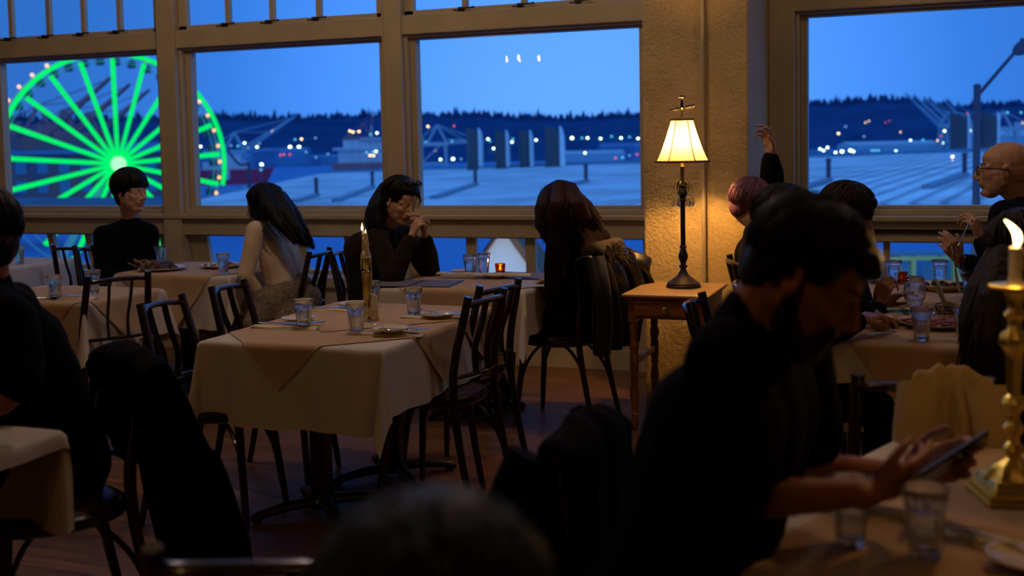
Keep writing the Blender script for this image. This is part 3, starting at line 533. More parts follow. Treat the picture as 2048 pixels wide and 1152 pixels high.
# ---- port sheds along the far shore
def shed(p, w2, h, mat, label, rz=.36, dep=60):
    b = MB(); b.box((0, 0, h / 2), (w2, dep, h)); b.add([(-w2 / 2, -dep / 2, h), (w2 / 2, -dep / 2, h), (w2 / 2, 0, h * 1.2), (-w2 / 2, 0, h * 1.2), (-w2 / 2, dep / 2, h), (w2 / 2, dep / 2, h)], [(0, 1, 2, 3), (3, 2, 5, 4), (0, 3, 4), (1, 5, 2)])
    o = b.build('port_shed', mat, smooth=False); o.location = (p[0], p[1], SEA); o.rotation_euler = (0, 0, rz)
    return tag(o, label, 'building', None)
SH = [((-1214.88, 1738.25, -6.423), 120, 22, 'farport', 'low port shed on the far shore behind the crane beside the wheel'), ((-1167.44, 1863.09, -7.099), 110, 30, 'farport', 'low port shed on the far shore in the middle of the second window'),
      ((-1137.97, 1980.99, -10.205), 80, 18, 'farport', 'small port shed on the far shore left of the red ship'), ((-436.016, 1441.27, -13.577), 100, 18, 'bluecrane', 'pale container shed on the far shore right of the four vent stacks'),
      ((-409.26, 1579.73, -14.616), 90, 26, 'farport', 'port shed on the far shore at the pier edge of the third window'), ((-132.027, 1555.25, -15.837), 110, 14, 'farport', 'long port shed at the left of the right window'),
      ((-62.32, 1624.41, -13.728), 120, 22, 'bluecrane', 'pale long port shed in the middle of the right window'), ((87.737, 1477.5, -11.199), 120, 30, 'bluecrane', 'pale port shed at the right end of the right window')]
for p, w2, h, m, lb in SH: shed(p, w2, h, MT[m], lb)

# ---- dockside cranes
def crane(name, label, base, H, boom, ang, mat, back=.45, rz=.36, flip=1, w=1.6):
    t = thing(name, label, 'crane', (base[0], base[1], SEA), rz, 'dockside cranes')
    L = MB(); g = H * .32
    for x in (-g, g):
        for y in (-H * .14, H * .14): L.beam((x, y, 0), (x * .85, y, H), w)
        L.beam((x, -H * .14, H * .35), (x, H * .14, H * .35), w); L.beam((x, -H * .14, H * .35), (x * .9, H * .14, H), w * .5)
    for y in (-H * .14, H * .14): L.beam((-g * .95, y, H * .55), (g * .95, y, H * .55), w); L.beam((-g * .95, y, H * .55), (g * .6, y, H), w * .5)
    L.beam((-g, 0, H * .12), (g, 0, H * .12), w)
    L.build('crane_legs', mat, t, False)
    G = MB(); G.beam((-flip * H * back - flip * g, 0, H), (flip * g * 1.1, 0, H), w * 1.6, w * 2); G.box((-flip * g, 0, H + w * 2), (H * .18, H * .1, w * 3)); G.build('girder', mat, t, False)
    A = MB(); top = V((flip * g * .3, 0, H * 1.45)); A.beam((flip * g, 0, H), top, w); A.beam((-flip * g * .5, 0, H), top, w)
    hinge = V((flip * g * 1.05, 0, H)); tip = hinge + V((flip * cos(ang), 0, sin(ang))) * boom
    A.beam(top, hinge.lerp(tip, .55), w * .35); A.beam(top, hinge.lerp(tip, .95), w * .35); A.beam(top, (-flip * H * back - flip * g, 0, H), w * .4); A.build('mast', mat, t, False)
    B = MB()
    for dy in (-w, w): B.beam(hinge + V((0, dy, 0)), tip + V((0, dy, 0)), w * .7); 
    nn = 9; up = V((-flip * sin(ang), 0, cos(ang))) * w * 2.2
    B.beam(hinge + up, tip, w * .6)
    for k in range(nn): p = hinge.lerp(tip, k / nn); B.beam(p, hinge.lerp(tip, (k + .5) / nn) + up * (1 - (k + .5) / nn), w * .35); B.beam(hinge.lerp(tip, (k + .5) / nn) + up * (1 - (k + .5) / nn), hinge.lerp(tip, (k + 1) / nn), w * .35)
    B.build('boom', mat, t, False)
    return t
rc = MT['redcrane']; bc = MT['bluecrane']
for (px, lb) in (((-708.382, 751.158, 0.795), 'red gantry crane nearest the left edge, behind the wheel, boom raised'), ((-753.123, 830.685, 0.272), 'red gantry crane with raised boom behind the upper left spokes'), ((-794.927, 911.311, -0.312), 'red gantry crane with raised boom behind the wheel just left of its hub')):
    crane('gantry_crane', lb, px, 48, 66, R(41), rc, w=2.4)
crane('harbor_crane', 'pale slewing crane with long boom rising right, beside the green wheel', (-408.453, 595.775, -3.508), 27, 38, R(34), bc, back=.3, w=1.3)
crane('gantry_crane', 'white gantry crane with lowered boom at the left of the third window', (-332.465, 731.204, -5.914), 30, 26, R(3), MT['wsteel'], back=.2, w=1.4)
crane('gantry_crane', 'red gantry crane with nearly upright boom behind the red ship', (-713.972, 1337.32, -7.885), 44, 36, R(86), rc, back=.2, w=1.8)
for px, lb, bl in (((16.828, 1611.5, -10.956), 'pale gantry crane of the right window, leftmost raised boom', 64), ((26.875, 1700.87, -11.806), 'pale gantry crane of the right window, second raised boom from the left', 66), ((39.222, 1791.1, -12.704), 'pale gantry crane of the right window, third raised boom from the left', 66), ((64.143, 1886.03, -13.859), 'pale gantry crane of the right window whose raised boom starts behind the lamp pole', 62)):
    crane('gantry_crane', lb, px, 44, bl, R(45), bc, back=.2, flip=-1, w=1.6)
crane('gantry_crane', 'white gantry crane with level boom at the right edge of the right window', (63.299, 1200.83, -8.683), 36, 40, R(2), MT['wsteel'], back=.6, flip=-1, w=1.8)

# ---- ships
t = thing('container_ship', 'dark red ship with white lit superstructure at the right of the second window', 'ship', (-423.501, 803.719, -10.979), .36)
t.location.z = SEA
b = MB(); b.add([(-24, -9, 0), (24, -9, 0), (30, 0, 0), (24, 9, 0), (-24, 9, 0), (-27, -10, 17), (28, -10, 17), (38, 0, 19), (28, 10, 17), (-27, 10, 17)], [(4, 3, 2, 1, 0), (5, 6, 7, 8, 9), (0, 1, 6, 5), (1, 2, 7, 6), (2, 3, 8, 7), (3, 4, 9, 8), (4, 0, 5, 9)]); b.build('hull', MT['redcrane'], t, False)
b = MB(); b.bx(-22, 20, -7, 7, 17, 27); b.bx(-26, 24, -9, 9, 27, 29); b.bx(-18, 14, -6, 6, 29, 35); b.bx(-4, 30, -9, 9, 35, 36.5); b.build('superstructure', MT['whitehull'], t, False)
b = MB(); b.tube([(4, 0, 36), (4, 0, 46)], .5, 6); b.beam((4, -4, 42), (4, 4, 42), .3); b.build('mast', MT['whitehull'], t)
t = thing('fireboat', 'small ship with bright red hull and white deckhouse beside the green wheel', 'ship', (-245.727, 356.755, -7.789), .36); t.location.z = (-245.727, 356.755, -7.789)[2]
b = MB(); b.add([(-12, -3, -2), (12, -3, -2), (14, 0, -2), (12, 3, -2), (-12, 3, -2), (-13, -3.5, 3.6), (13, -3.5, 3.8), (17, 0, 4.4), (13, 3.5, 3.8), (-13, 3.5, 3.6)], [(4, 3, 2, 1, 0), (5, 6, 7, 8, 9), (0, 1, 6, 5), (1, 2, 7, 6), (2, 3, 8, 7), (3, 4, 9, 8), (4, 0, 5, 9)]); b.build('hull', MT['redhull'], t, False)
b = MB(); b.bx(-9, 7, -2.4, 2.4, 3.6, 6.6); b.bx(-6, 4, -2, 2, 6.6, 9.2); b.tube([(-2, 0, 9), (-2, 0, 13)], .25, 6); b.bx(-1.2, 1.2, -3.6, -3.4, 0, 3.6); b.build('deckhouse', MT['whitehull'], t, False)

# ---- rust coloured pier building behind the wheel
t = thing('pier_building', 'long rust-red waterfront building behind the lower half of the wheel', 'building', (-240.536, 262.137, -10.5), .36); zb = t.location.z
b = MB(); b.bx(-30, 32, -6, 6, -6, 13); b.bx(-18, 20, -4, 5, 13, 18); b.build('wall', MT['orange'], t, False)
b = MB(); b.add([(-31, -7, 13), (33, -7, 13), (33, 0, 16), (-31, 0, 16), (-31, 7, 13), (33, 7, 13)], [(0, 1, 2, 3), (3, 2, 5, 4), (0, 3, 4), (1, 5, 2)]); b.build('roof', MT['farport'], t, False)
for k in range(10):
    for r in range(2): x = -27 + k * 6.2; MB().bx(x, x + 3, -6.15, -6.0, 2 + r * 5.5, 5.5 + r * 5.5).build('window', MT['bluewall'], t, False)

# ---- the great wheel
hub = V((-183.007, 220.251, -0.279)); az = math.atan2(hub.y, hub.x) - pi / 2
t = thing('ferris_wheel', 'huge ferris wheel with glowing green spokes and rim beyond the left windows', 'ferris wheel', (hub.x, hub.y, SEA), az + .24)
HZ = hub.z - SEA; c0 = V((0, 0, HZ)); RR = 26.2
def wp(r, a, y=0., dx=0.): return c0 + V((r * sin(a) + dx, y, r * cos(a)))
a0 = R(103)
MB().tube([wp(RR, -a0 + 2 * a0 * k / 80) for k in range(81)], .56, 8).build('rim', MT['led'], t)
b = MB(); b.tube([wp(RR, 2 * pi * k / 72, 2.4, -.7) for k in range(72)], .22, 6, closed=True); b.tube([wp(RR - 1.8, 2 * pi * k / 72, 1.2, -.4) for k in range(72)], .16, 6, closed=True)
b.build('rear_ring', MT['wsteel'], t)
for k in range(21):
    a = 2 * pi * k / 21
    MB().tube([wp(.8, a, -.9), wp(25.0, a)], [.46, .56], 8).build('spoke', MT['led'], t)
b = MB(); b.lathe([(.01, -.9), (1.9, -.9), (2.0, -.6), (2.0, 2.6), (1.4, 3), (.01, 3)], c0, 24, ax=Matrix.Rotation(-pi / 2, 3, 'X')); 
b2 = MB(); b2.lathe([(.01, -2.1), (1.3, -2.0), (1.75, -1.7), (1.75, -.6)], c0, 24, ax=Matrix.Rotation(-pi / 2, 3, 'X')); b.build('hub', MT['wsteel'], t); b2.build('hub_light', MT['hubled'], t)
for k in range(42):
    a = 2 * pi * (k + .5) / 42
    if abs((a + pi) % (2 * pi) - pi) > R(118): continue
    p = wp(24.6, a, 2.0, -.6)
    g = MB(); g.box(p - V((0, 0, .3)), (1.7, 1.7, 1.5)); g.box(p + V((0, 0, .75)), (1.5, 1.5, .25), taper=.6); g.beam(p + V((0, 0, .7)), wp(RR, a, 2.0, -.6), .2); g = g.build('gondola', MT['gondola'], t, False, bevel=.25)
    MB().ell(wp(26.7, a, 2.0, -1.0), .42, seg=8, rings=6).build('gondola_lamp', MT['led_amber'], g)
for s in (-1, 1):
    for y in (5, 9): MB().tube([c0 + V((0, y * .4, 0)), V((s * 13, y, 0))], .55, 8).build('support_leg', MT['wsteel'], t)

# ---- roofs of the pier sheds below the windows
RL = V((-48.433, 83.405, -0.261)); NL = V((-32.009, 43.504, -0.62)); RR_ = V((13.576, 69.309, 1.036)); nrm = (NL - RL).cross(RR_ - RL)
down = (NL - RL)
def planept(px): pass
t = thing('shed_roof', 'big pale blue corrugated pier shed roof sloping below the windows', 'roof', tuple(RL))
NL2 = RL + down * 1.25
NR2 = RR_ + down * 1.05
xa = (RR_ - RL).normalized(); za = nrm.normalized(); za = za if za.z > 0 else -za; ya = za.cross(xa)
Mloc = Matrix((xa, ya, za)).transposed()
b = MB(); b.add([Mloc.transposed() @ (p - RL) for p in (NL2, NR2, RR_, RL)], [(0, 1, 2, 3)]); b.add([Mloc.transposed() @ (p - RL) + V((0, 0, -.35)) for p in (NL2, NR2, RR_, RL)], [(3, 2, 1, 0)])
b.f += [(0, 4, 5, 1), (1, 5, 6, 2), (2, 6, 7, 3), (3, 7, 4, 0)]; b.m += [0] * 4
o = b.build('roof_sheet', MT['roof'], t, False, auto=False); o.matrix_local = Mloc.to_4x4()
b = MB(); b.beam(V((0, 0, .05)), RR_ - RL + V((0, 0, .05)), .5, .3); b.build('ridge_cap', MT['bluewall'], t, False)
def onroof(d):  # nearest roof height under a point given as a world tuple
    p = V(d); z = RL.z - ((p.x - RL.x) * za.x + (p.y - RL.y) * za.y) / za.z; return V((p.x, p.y, z))
def hit(p):          # where the sight line through p meets the roof sheet
    O = V((0, 0, 1.48)); d = V(p) - O; return O + d * ((RL - O).dot(za) / d.dot(za))
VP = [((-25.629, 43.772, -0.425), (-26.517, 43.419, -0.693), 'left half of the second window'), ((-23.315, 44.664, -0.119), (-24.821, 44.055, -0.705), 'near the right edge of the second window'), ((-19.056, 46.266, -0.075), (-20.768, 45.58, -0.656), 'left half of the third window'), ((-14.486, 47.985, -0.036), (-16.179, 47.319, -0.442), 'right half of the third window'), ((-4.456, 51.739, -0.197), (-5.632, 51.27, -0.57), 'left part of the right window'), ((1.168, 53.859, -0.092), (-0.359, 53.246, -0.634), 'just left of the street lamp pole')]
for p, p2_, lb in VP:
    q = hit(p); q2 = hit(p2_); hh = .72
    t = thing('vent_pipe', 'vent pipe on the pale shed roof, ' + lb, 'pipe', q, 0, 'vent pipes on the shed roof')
    MB().tube([(0, 0, -.3), (0, 0, hh)], .085, 10).build('pipe', MT['pole'], t); MB().beam(V((0, 0, .06)), q2 - q + V((0, 0, .06)), .34, .12).build('roof_strip', MT['flash'], t, False); MB().lathe([(.05, hh), (.11, hh), (.12, hh + .06), (.03, hh + .13)], seg=10).build('cowl', MT['stackdark'], t)  # each pipe has a dark flat strip lying on the roof sheet
# big cylindrical stacks behind the ridge
ST = [((-31.296, 75.978, 0.521), (-31.312, 76.159, 3.049), 1.15, 'leftmost in the third window'), ((-29.396, 76.688, 0.482), (-29.411, 76.859, 2.866), 1.0, 'second from the left in the third window'), ((-27.802, 77.285, 0.449), (-27.817, 77.455, 2.833), 1.0, 'third from the left in the third window'), ((-25.238, 76.108, 0.471), (-25.254, 76.292, 3.044), 1.35, 'widest and rightmost in the third window'), ((1.376, 77.541, 0.554), (1.359, 77.73, 3.187), 1.2, 'left of the street lamp pole'), ((3.102, 78.191, 0.582), (3.086, 78.382, 3.247), 1.25, 'right of the street lamp pole')]
for lo, hi, w2, lb in ST:
    t = thing('roof_stack', 'dark round-topped stack with pale cladding, ' + lb, 'chimney', (lo[0], lo[1], lo[2] - 1.2), .36, 'ventilation stacks'); h = hi[2] - lo[2] + 1.2; r = w2 / 2
    seg = 24; vs = []; fs = []
    for k in range(seg):
        a = 2 * pi * k / seg; vs.append((r * cos(a), r * sin(a), 0))
    for k in range(seg):
        a = 2 * pi * k / seg; u = (cos(a) + 1) / 2; vs.append((r * cos(a), r * sin(a), h - r * 2.1 * (1 - math.sqrt(max(0, 1 - u * u)))))
    for k in range(seg): fs.append((k, (k + 1) % seg, seg + (k + 1) % seg, seg + k))
    fs.append(tuple(seg + k for k in range(seg)))
    MB().add(vs, fs).build('stack_body', MT['stackdark'], t, auto=True)
    pts = [(-R(62) + R(112) * k / 14) for k in range(15)]
    MB().grid(lambda u, v: V(((r * 1.06) * cos(pts[int(round(u * 14))]), (r * 1.06) * sin(pts[int(round(u * 14))]), (h - r * 2.0 * (1 - math.sqrt(max(0, 1 - min(1, max(0, (cos(pts[int(round(u * 14))]) - .45) / .55)) ** 2)))) * v)), 14, 4).build('rain_shield', MT['stack'], t, solid=.03); MB().tube([V((r * 1.02 * cos(2 * pi * k / 20), r * 1.02 * sin(2 * pi * k / 20), .9)) for k in range(20)], .05, 6, closed=True).build('band', MT['pole'], t)
# low dark roof on the left
p1, p2 = V((-63.043, 56.447, -1.038)), V((-43.5, 63.765, -1.306)); dn = V((8, -58, -.6))
b = MB(); b.add([p1, p2, p2 + dn, p1 + dn], [(3, 2, 1, 0)]); b.add([p + V((0, 0, -.4)) for p in (p1, p2, p2 + dn, p1 + dn)], [(0, 1, 2, 3)]); b.f += [(0, 1, 5, 4), (1, 2, 6, 5), (2, 3, 7, 6), (3, 0, 4, 7)]; b.m += [0] * 4
tag(b.build('low_roof', MT['roof2'], None, False, auto=False), 'low dark blue shed roof below the left windows, in front of the wheel', 'roof')
# gabled dormer seen through the lower lights of the third window
A_, B_, C_ = V((-8.176, 20.342, -0.468)), V((-7.861, 20.496, 0.01)), V((-7.273, 20.651, -0.874)); dpt = V((-.6, 2.4, 0)); dz = V((0, 0, -1)); t = thing('gable_building', 'small cream gabled building with dark eaves seen through the low panes', 'building', (B_.x, B_.y, -3.2)); o3 = V(t.location)
def bot(p): return V((p.x, p.y, -3.2))
P_ = [bot(A_), bot(C_), C_, B_, A_]; b = MB(); b.add([p - o3 for p in P_] + [p + dpt - o3 for p in P_], [(0, 1, 2, 3, 4), (9, 8, 7, 6, 5), (0, 4, 9, 5), (1, 6, 7, 2), (0, 5, 6, 1)]); b.build('wall', MT['ochre'], t, False)
b = MB(); nrm2 = V((.35, -.93, 0)) * .10
for p, q, w2 in ((A_ + (A_ - B_) * .25, B_, .05), (B_, C_ + (C_ - B_) * .3, .13)): b.beam(p + nrm2 - o3, q + nrm2 - o3, .16, w2); b.add([p + nrm2 * 1.5 - o3 + V((0, 0, .09)), q + nrm2 * 1.5 - o3 + V((0, 0, .09)), q + dpt - o3 + V((0, 0, .09)), p + dpt - o3 + V((0, 0, .09))], [(0, 1, 2, 3)])
b.build('eaves', MT['trim'], t, False)
# pier structure under the right window, green light put into its colour
gp = V((-0.083, 19.079, -0.725)); t = thing('pier_walkway', 'green-lit steel walkway with blue glazed bays seen through the low right pane', 'building', (gp.x, gp.y, gp.z - .8), .3)
b = MB(); 
for x in (-.85, -.68, -.30, .12, .35, .75, 1.2): b.bx(x, x + (.22 if x in (-.68, .35) else .07), -.05, .1, 0, 1.18)
b.bx(-1.2, 1.6, -.04, .08, .55, .60); b.bx(-1.2, 1.6, -.04, .08, 1.12, 1.18); b.build('posts', MT['greenpaint'], t, False)
MB().bx(-1.4, 2.2, .6, .7, 0, 1.2).build('back_wall', MT['bluewall'], t, False)
# street lamp by the right window
pb, pt, pa = V((0.562, 18.336, 0.433)), V((0.543, 18.464, 2.26)), V((1.096, 18.711, 2.788))
t = thing('street_lamp', 'dark street lamp pole with slanting arm outside the right window', 'street lamp', (pb.x, pb.y, pb.z - 2.5))
o3 = V(t.location); MB().tube([(0, 0, 0), (0, 0, (pt - o3).z)], [.065, .05], 12).build('pole', MT['pole'], t); MB().lathe([(.05, 0), (.056, .0), (.056, .04), (.01, .06)], (0, 0, (pt - o3).z), 12).build('pole_cap', MT['pole'], t)
MB().tube([pt - o3 - V((0, 0, .15)), pa - o3], [.03, .026], 10).build('arm', MT['pole'], t)
hd = (V((1.222, 18.762, 2.846)) - V((1.082, 18.703, 2.759))).normalized(); x_, y_, z_ = frame_from(hd)
b = MB(); b.ell(pa - o3 + hd * .16, (.055, .11, .2), Matrix((x_, y_, z_)).transposed()); b.cap(pa - o3 + hd * .12 + V((0, 0, .04)), pa - o3 + hd * .12 + V((0, 0, .12)), .03); b.build('lamp_head', MT['pole'], t)
# thin lamp post left, in front of the red boat
pb, pt = V((-42.568, 64.092, -1.623)), V((-42.677, 64.237, 0.89)); t = thing('lamp_post', 'thin lamp post with a drooping branch between the wheel and the pale roof', 'street lamp', (pb.x, pb.y, pb.z - 1)); o3 = V(t.location)
MB().tube([(0, 0, 0), (0, 0, (pt - o3).z)], [.14, .1], 8).build('pole', MT['pole'], t); MB().tube([V((0, 0, (pt - o3).z)), V((-43.266, 64.012, 0.836)) - o3, V((-43.985, 63.811, 1.776)) - o3], .09, 8, sub=5).build('arm', MT['pole'], t)

# ---- harbour lights
LT = dict(w='white_l', g='green_l', a='amber_l', r='red_l', b='blue_l', t='teal_l')
LN = dict(w=('cool white', 'white'), g=('greenish white', 'green-white'), a=('warm amber', 'amber'), r=('red', 'red'), b=('pale blue', 'pale blue'), t=('teal', 'teal'))
LIGHTS = [('left window', 'a', (-1778.7, 1873.4, 20.9), 2.22, 17.0), ('left window', 'a', (-1775.8, 1878.8, 21.8), 2.23, 18.1), ('left window', 'a', (-1458.7, 1615.8, 9.7), 1.89, -24.0), ('left window', 'a', (-1705.5, 1902.9, 20.4), 2.23, 16.6), ('left window', 'a', (-1664.6, 1917.2, 20.6), 2.22, 16.6), ('left window', 'r', (-1716.3, 1997.1, 46.1), 1.05, 42.2), ('left window', 'w', (-1397.7, 1638.6, 8.5), 1.89, -24.0), ('left window', 'g', (-1391.0, 1641.2, 10.1), 1.89, -24.0), ('left window', 'b', (-1570.0, 1947.3, 18.7), 1.89, 14.7), ('left window', 'w', (-1310.0, 1671.3, 4.9), 1.89, -24.0), ('second window', 'w', (-1461.3, 1996.8, 20.6), 2.23, 16.8), ('second window', 'w', (-1443.5, 1998.0, 19.2), 2.22, 15.3), ('second window', 't', (-521.3, 713.7, -8.6), 0.68, -24.0), ('second window', 'b', (-1384.9, 2022.2, 20.1), 1.89, 16.3), ('second window', 't', (-1369.4, 2024.7, 18.8), 1.89, 14.8), ('second window', 'w', (-1369.3, 2048.8, 25.0), 2.24, 21.2), ('second window', 'b', (-1343.5, 2022.3, 14.1), 1.88, 10.4), ('second window', 'g', (-1329.9, 2035.1, 15.9), 2.22, 12.2), ('second window', 'b', (-1338.5, 2058.1, 23.3), 1.9, 19.4), ('second window', 'b', (-1303.6, 2024.1, 9.3), 1.87, 5.3), ('second window', 'a', (-1379.9, 2173.1, 51.5), 2.35, 47.7), ('second window', 'a', (-1377.0, 2180.7, 52.6), 2.36, 48.8), ('second window', 'w', (-1270.4, 2042.0, 10.6), 2.21, 6.9), ('second window', 'g', (-1264.2, 2057.5, 14.6), 3.1, 10.9), ('second window', 't', (-1284.3, 2111.1, 30.7), 1.93, 26.7), ('second window', 'a', (-1273.4, 2119.6, 31.5), 2.27, 27.6), ('second window', 'g', (-1246.1, 2063.2, 14.2), 3.1, 10.4), ('second window', 'b', (-1053.5, 1767.4, 3.2), 1.61, -24.0), ('second window', 'b', (-1247.9, 2134.6, 33.1), 1.94, 29.2), ('second window', 'r', (-1096.0, 1751.1, -1.3), 1.61, -24.0), ('second window', 'r', (-1090.2, 1753.4, -0.5), 1.61, -24.0), ('second window', 'r', (-1080.2, 1757.1, -0.7), 1.61, -24.0), ('second window', 'b', (-1036.7, 1773.0, -6.9), 1.61, -24.0), ('second window', 'b', (-1016.7, 1780.9, -1.1), 1.61, -24.0), ('second window', 'w', (-220.5, 339.9, -2.2), 0.52, -24.0), ('second window', 't', (-220.7, 339.7, -4.1), 0.31, -24.0), ('second window', 'a', (-412.5, 756.4, 17.3), 0.8, -24.0), ('second window', 'a', (-406.1, 758.8, 16.8), 0.8, -24.0), ('second window', 'a', (-410.3, 757.2, 16.5), 0.8, -24.0), ('second window', 't', (-398.0, 761.6, 14.4), 0.68, -24.0), ('second window', 'w', (-393.5, 763.4, 15.4), 0.8, -24.0), ('second window', 't', (-400.7, 759.6, 1.0), 0.68, -24.0), ('second window', 't', (-396.5, 761.2, 1.6), 0.68, -24.0), ('second window', 'g', (-394.1, 762.2, 1.6), 0.8, -24.0), ('second window', 'a', (-398.3, 760.4, -1.3), 0.8, -24.0), ('second window', 'a', (-395.8, 761.3, -1.4), 0.8, -24.0), ('third window', 'a', (-505.6, 1073.6, 1.3), 1.11, -24.0), ('third window', 'a', (-1066.6, 2317.8, 55.4), 2.38, 51.5), ('third window', 'a', (-489.5, 1079.7, 1.5), 1.11, -24.0), ('third window', 'g', (-484.1, 1081.0, -8.0), 1.11, -24.0), ('third window', 'w', (-471.9, 1085.6, -7.7), 1.55, -24.0), ('third window', 'b', (-464.0, 1088.5, -7.9), 0.94, -24.0), ('third window', 'g', (-505.5, 1073.0, -7.6), 1.11, -24.0), ('third window', 't', (-953.9, 2191.5, 19.6), 1.9, 15.7), ('third window', 't', (-1005.5, 2173.2, 19.7), 1.9, 15.8), ('third window', 'r', (-1011.3, 2336.4, 55.3), 2.02, 51.4), ('third window', 't', (-879.5, 2220.5, 19.2), 1.9, 15.3), ('third window', 'g', (-889.0, 2233.3, 23.6), 2.25, 19.6), ('third window', 'g', (-855.6, 2179.0, 3.3), 2.19, -0.4), ('third window', 'g', (-833.7, 2230.0, 16.1), 2.23, 12.1), ('third window', 't', (-840.1, 2253.7, 22.6), 1.91, 18.7), ('third window', 'g', (-792.2, 2264.0, 19.5), 2.24, 15.7), ('third window', 'g', (-727.0, 2310.1, 22.4), 3.16, 18.6), ('third window', 't', (-706.2, 2314.7, 22.0), 1.92, 18.1), ('third window', 'g', (-694.7, 2316.8, 21.7), 2.26, 17.9), ('third window', 'g', (-666.0, 2316.8, 20.1), 2.25, 16.1), ('third window', 't', (-648.0, 2338.8, 24.0), 1.92, 20.1), ('third window', 'g', (-624.9, 2330.1, 20.3), 2.24, 16.5), ('third window', 't', (-610.1, 2344.4, 22.1), 1.91, 18.2), ('third window', 'g', (-590.2, 2338.7, 18.5), 2.24, 14.7), ('third window', 'w', (-343.0, 1134.2, -4.1), 1.11, -24.0), ('third window', 'r', (-313.2, 1145.0, -9.9), 0.94, -24.0), ('third window', 't', (-306.4, 1147.6, -9.6), 0.94, -24.0), ('third window', 'b', (-299.6, 1150.3, -7.6), 0.94, -24.0), ('third window', 'r', (-292.3, 1153.1, -6.7), 0.94, -24.0), ('right window', 'g', (-222.2, 2385.9, -10.5), 2.16, -13.8), ('right window', 'g', (-110.2, 1221.5, -6.3), 1.11, -24.0), ('right window', 'w', (-208.2, 2394.5, -7.8), 2.17, -11.2), ('right window', 'b', (-200.0, 2390.8, -13.0), 1.84, -16.6), ('right window', 'w', (-98.5, 1225.7, -8.6), 1.11, -24.0), ('right window', 'g', (-92.2, 1228.2, -7.7), 1.55, -24.0), ('right window', 'g', (-83.9, 1231.4, -6.8), 1.55, -24.0), ('right window', 'g', (-81.0, 1232.4, -7.9), 1.11, -24.0), ('right window', 'a', (-192.2, 2465.8, 20.8), 2.22, 16.9), ('right window', 'b', (-182.0, 2520.0, 35.7), 1.92, 31.8), ('right window', 'b', (-140.8, 2461.0, 13.4), 1.87, 9.5), ('right window', 'w', (-110.1, 2438.2, -2.7), 2.17, -6.0), ('right window', 'b', (-120.7, 2434.2, -2.5), 1.85, -6.2), ('right window', 'g', (-71.8, 2451.4, -3.5), 3.04, -7.1), ('right window', 'w', (-50.1, 2472.9, 3.2), 2.18, -0.4), ('right window', 'w', (-39.5, 1247.9, -8.3), 1.11, -24.0), ('right window', 't', (-26.0, 2485.2, 3.8), 1.86, -0.1), ('right window', 'w', (-25.9, 2473.0, -2.4), 2.17, -5.8), ('right window', 'w', (-17.2, 2476.3, -2.6), 2.17, -6.2), ('right window', 'w', (-9.6, 2479.1, -2.7), 2.17, -6.5), ('right window', 'a', (2.9, 2495.9, 2.1), 2.18, -1.6), ('right window', 'a', (1.0, 2475.3, -7.0), 2.17, -11.0), ('right window', 'g', (11.5, 2488.1, -3.1), 2.17, -6.7), ('right window', 'g', (15.7, 2566.5, 21.9), 2.24, 18.2), ('right window', 'r', (9.7, 2524.9, 11.3), 1.88, 7.4), ('right window', 'a', (-143.4, 2559.7, 43.8), 1.22, 40.0), ('right window', 'a', (-137.0, 2573.1, 47.1), 1.22, 43.2), ('right window', 'r', (-102.8, 2567.4, 42.9), 1.03, 39.0), ('right window', 'r', (-95.3, 2584.4, 46.2), 1.04, 42.4), ('right window', 't', (-62.9, 1239.2, -7.3), 0.94, -24.0), ('right window', 't', (-60.0, 1240.3, -7.3), 0.94, -24.0), ('right window', 't', (-56.6, 1241.6, -7.4), 0.94, -24.0), ('right window', 'a', (-70.6, 2510.5, 21.4), 1.18, 17.7), ('right window', 'g', (68.1, 2587.2, 21.9), 2.24, 18.0), ('right window', 'r', (65.8, 2792.8, 62.3), 2.06, 58.5), ('right window', 't', (140.3, 2817.7, 64.1), 2.05, 60.3), ('right window', 't', (144.7, 2800.9, 61.4), 2.04, 57.4), ('right window', 't', (150.4, 2809.6, 62.5), 2.05, 58.7), ('right window', 't', (178.3, 2808.2, 61.7), 2.04, 57.7), ('right window', 'a', (172.2, 2677.7, 36.3), 2.29, 32.4), ('right window', 't', (121.0, 2595.1, 19.7), 1.9, 15.7)]
protos = {}
for wn, col, p, s, gz in LIGHTS:
    m = MB(); m.ell((0, 0, 0), (s, s, s * .8), seg=10, rings=6); m.mi = 1; m.tube([(0, 0, -.5 * s), (0, 0, gz - p[2])], .12 * s, 6)
    o = bpy.data.objects.new('harbor_light', m.mesh('harbor_light', [MT[LT[col]], MT['pole']], True)); COL.objects.link(o); o.location = p
    tag(o, '%s harbour light across the bay, seen through the %s' % (LN[col][0], wn), 'light', '%s harbour lights in the %s' % (LN[col][1], wn))

# ================================================================== FURNITURE
def cloth_fn(tx, ty, z, seed, flare=.10, wave=.012):
    """returns f(x,y)->point of a sheet lying on the table rect tx,ty and hanging over its edges"""
    def f(x, y, off=0., stiff=0.):
        qx = min(max(x, tx[0]), tx[1]); qy = min(max(y, ty[0]), ty[1]); dx = x - qx; dy = y - qy; o = math.hypot(dx, dy)
        if o < 1e-6: return V((x, y, z + off))
        ux, uy = dx / o, dy / o; c = abs(2 * ux * uy)              # 1 on the corner diagonal
        s = qx * 9 + qy * 8.3 + seed
        e = min(o / .02, 1)
        w2 = wave * (sin(s * 1.7 + seed) + .6 * sin(s * 3.9 + 2 * seed)) * min(o / .25, 1.3) * (1 - c)
        w2 += c * o * (.24 + .05 * sin(6 * math.atan2(abs(uy), abs(ux)) + seed))
        out = .010 * e + flare * o * o + w2 + off + stiff * o * o
        drop = max(o - .006, o * .2) * (1 - .10 * c)
        # corner gathers: swing the tip towards one side so it folds
        sw = c * o * .16
        return V((qx + ux * out - uy * sw * (1 if dx * dy > 0 else -1), qy + uy * out + ux * sw * .0, z + off * (1 - e) - drop))
    return f

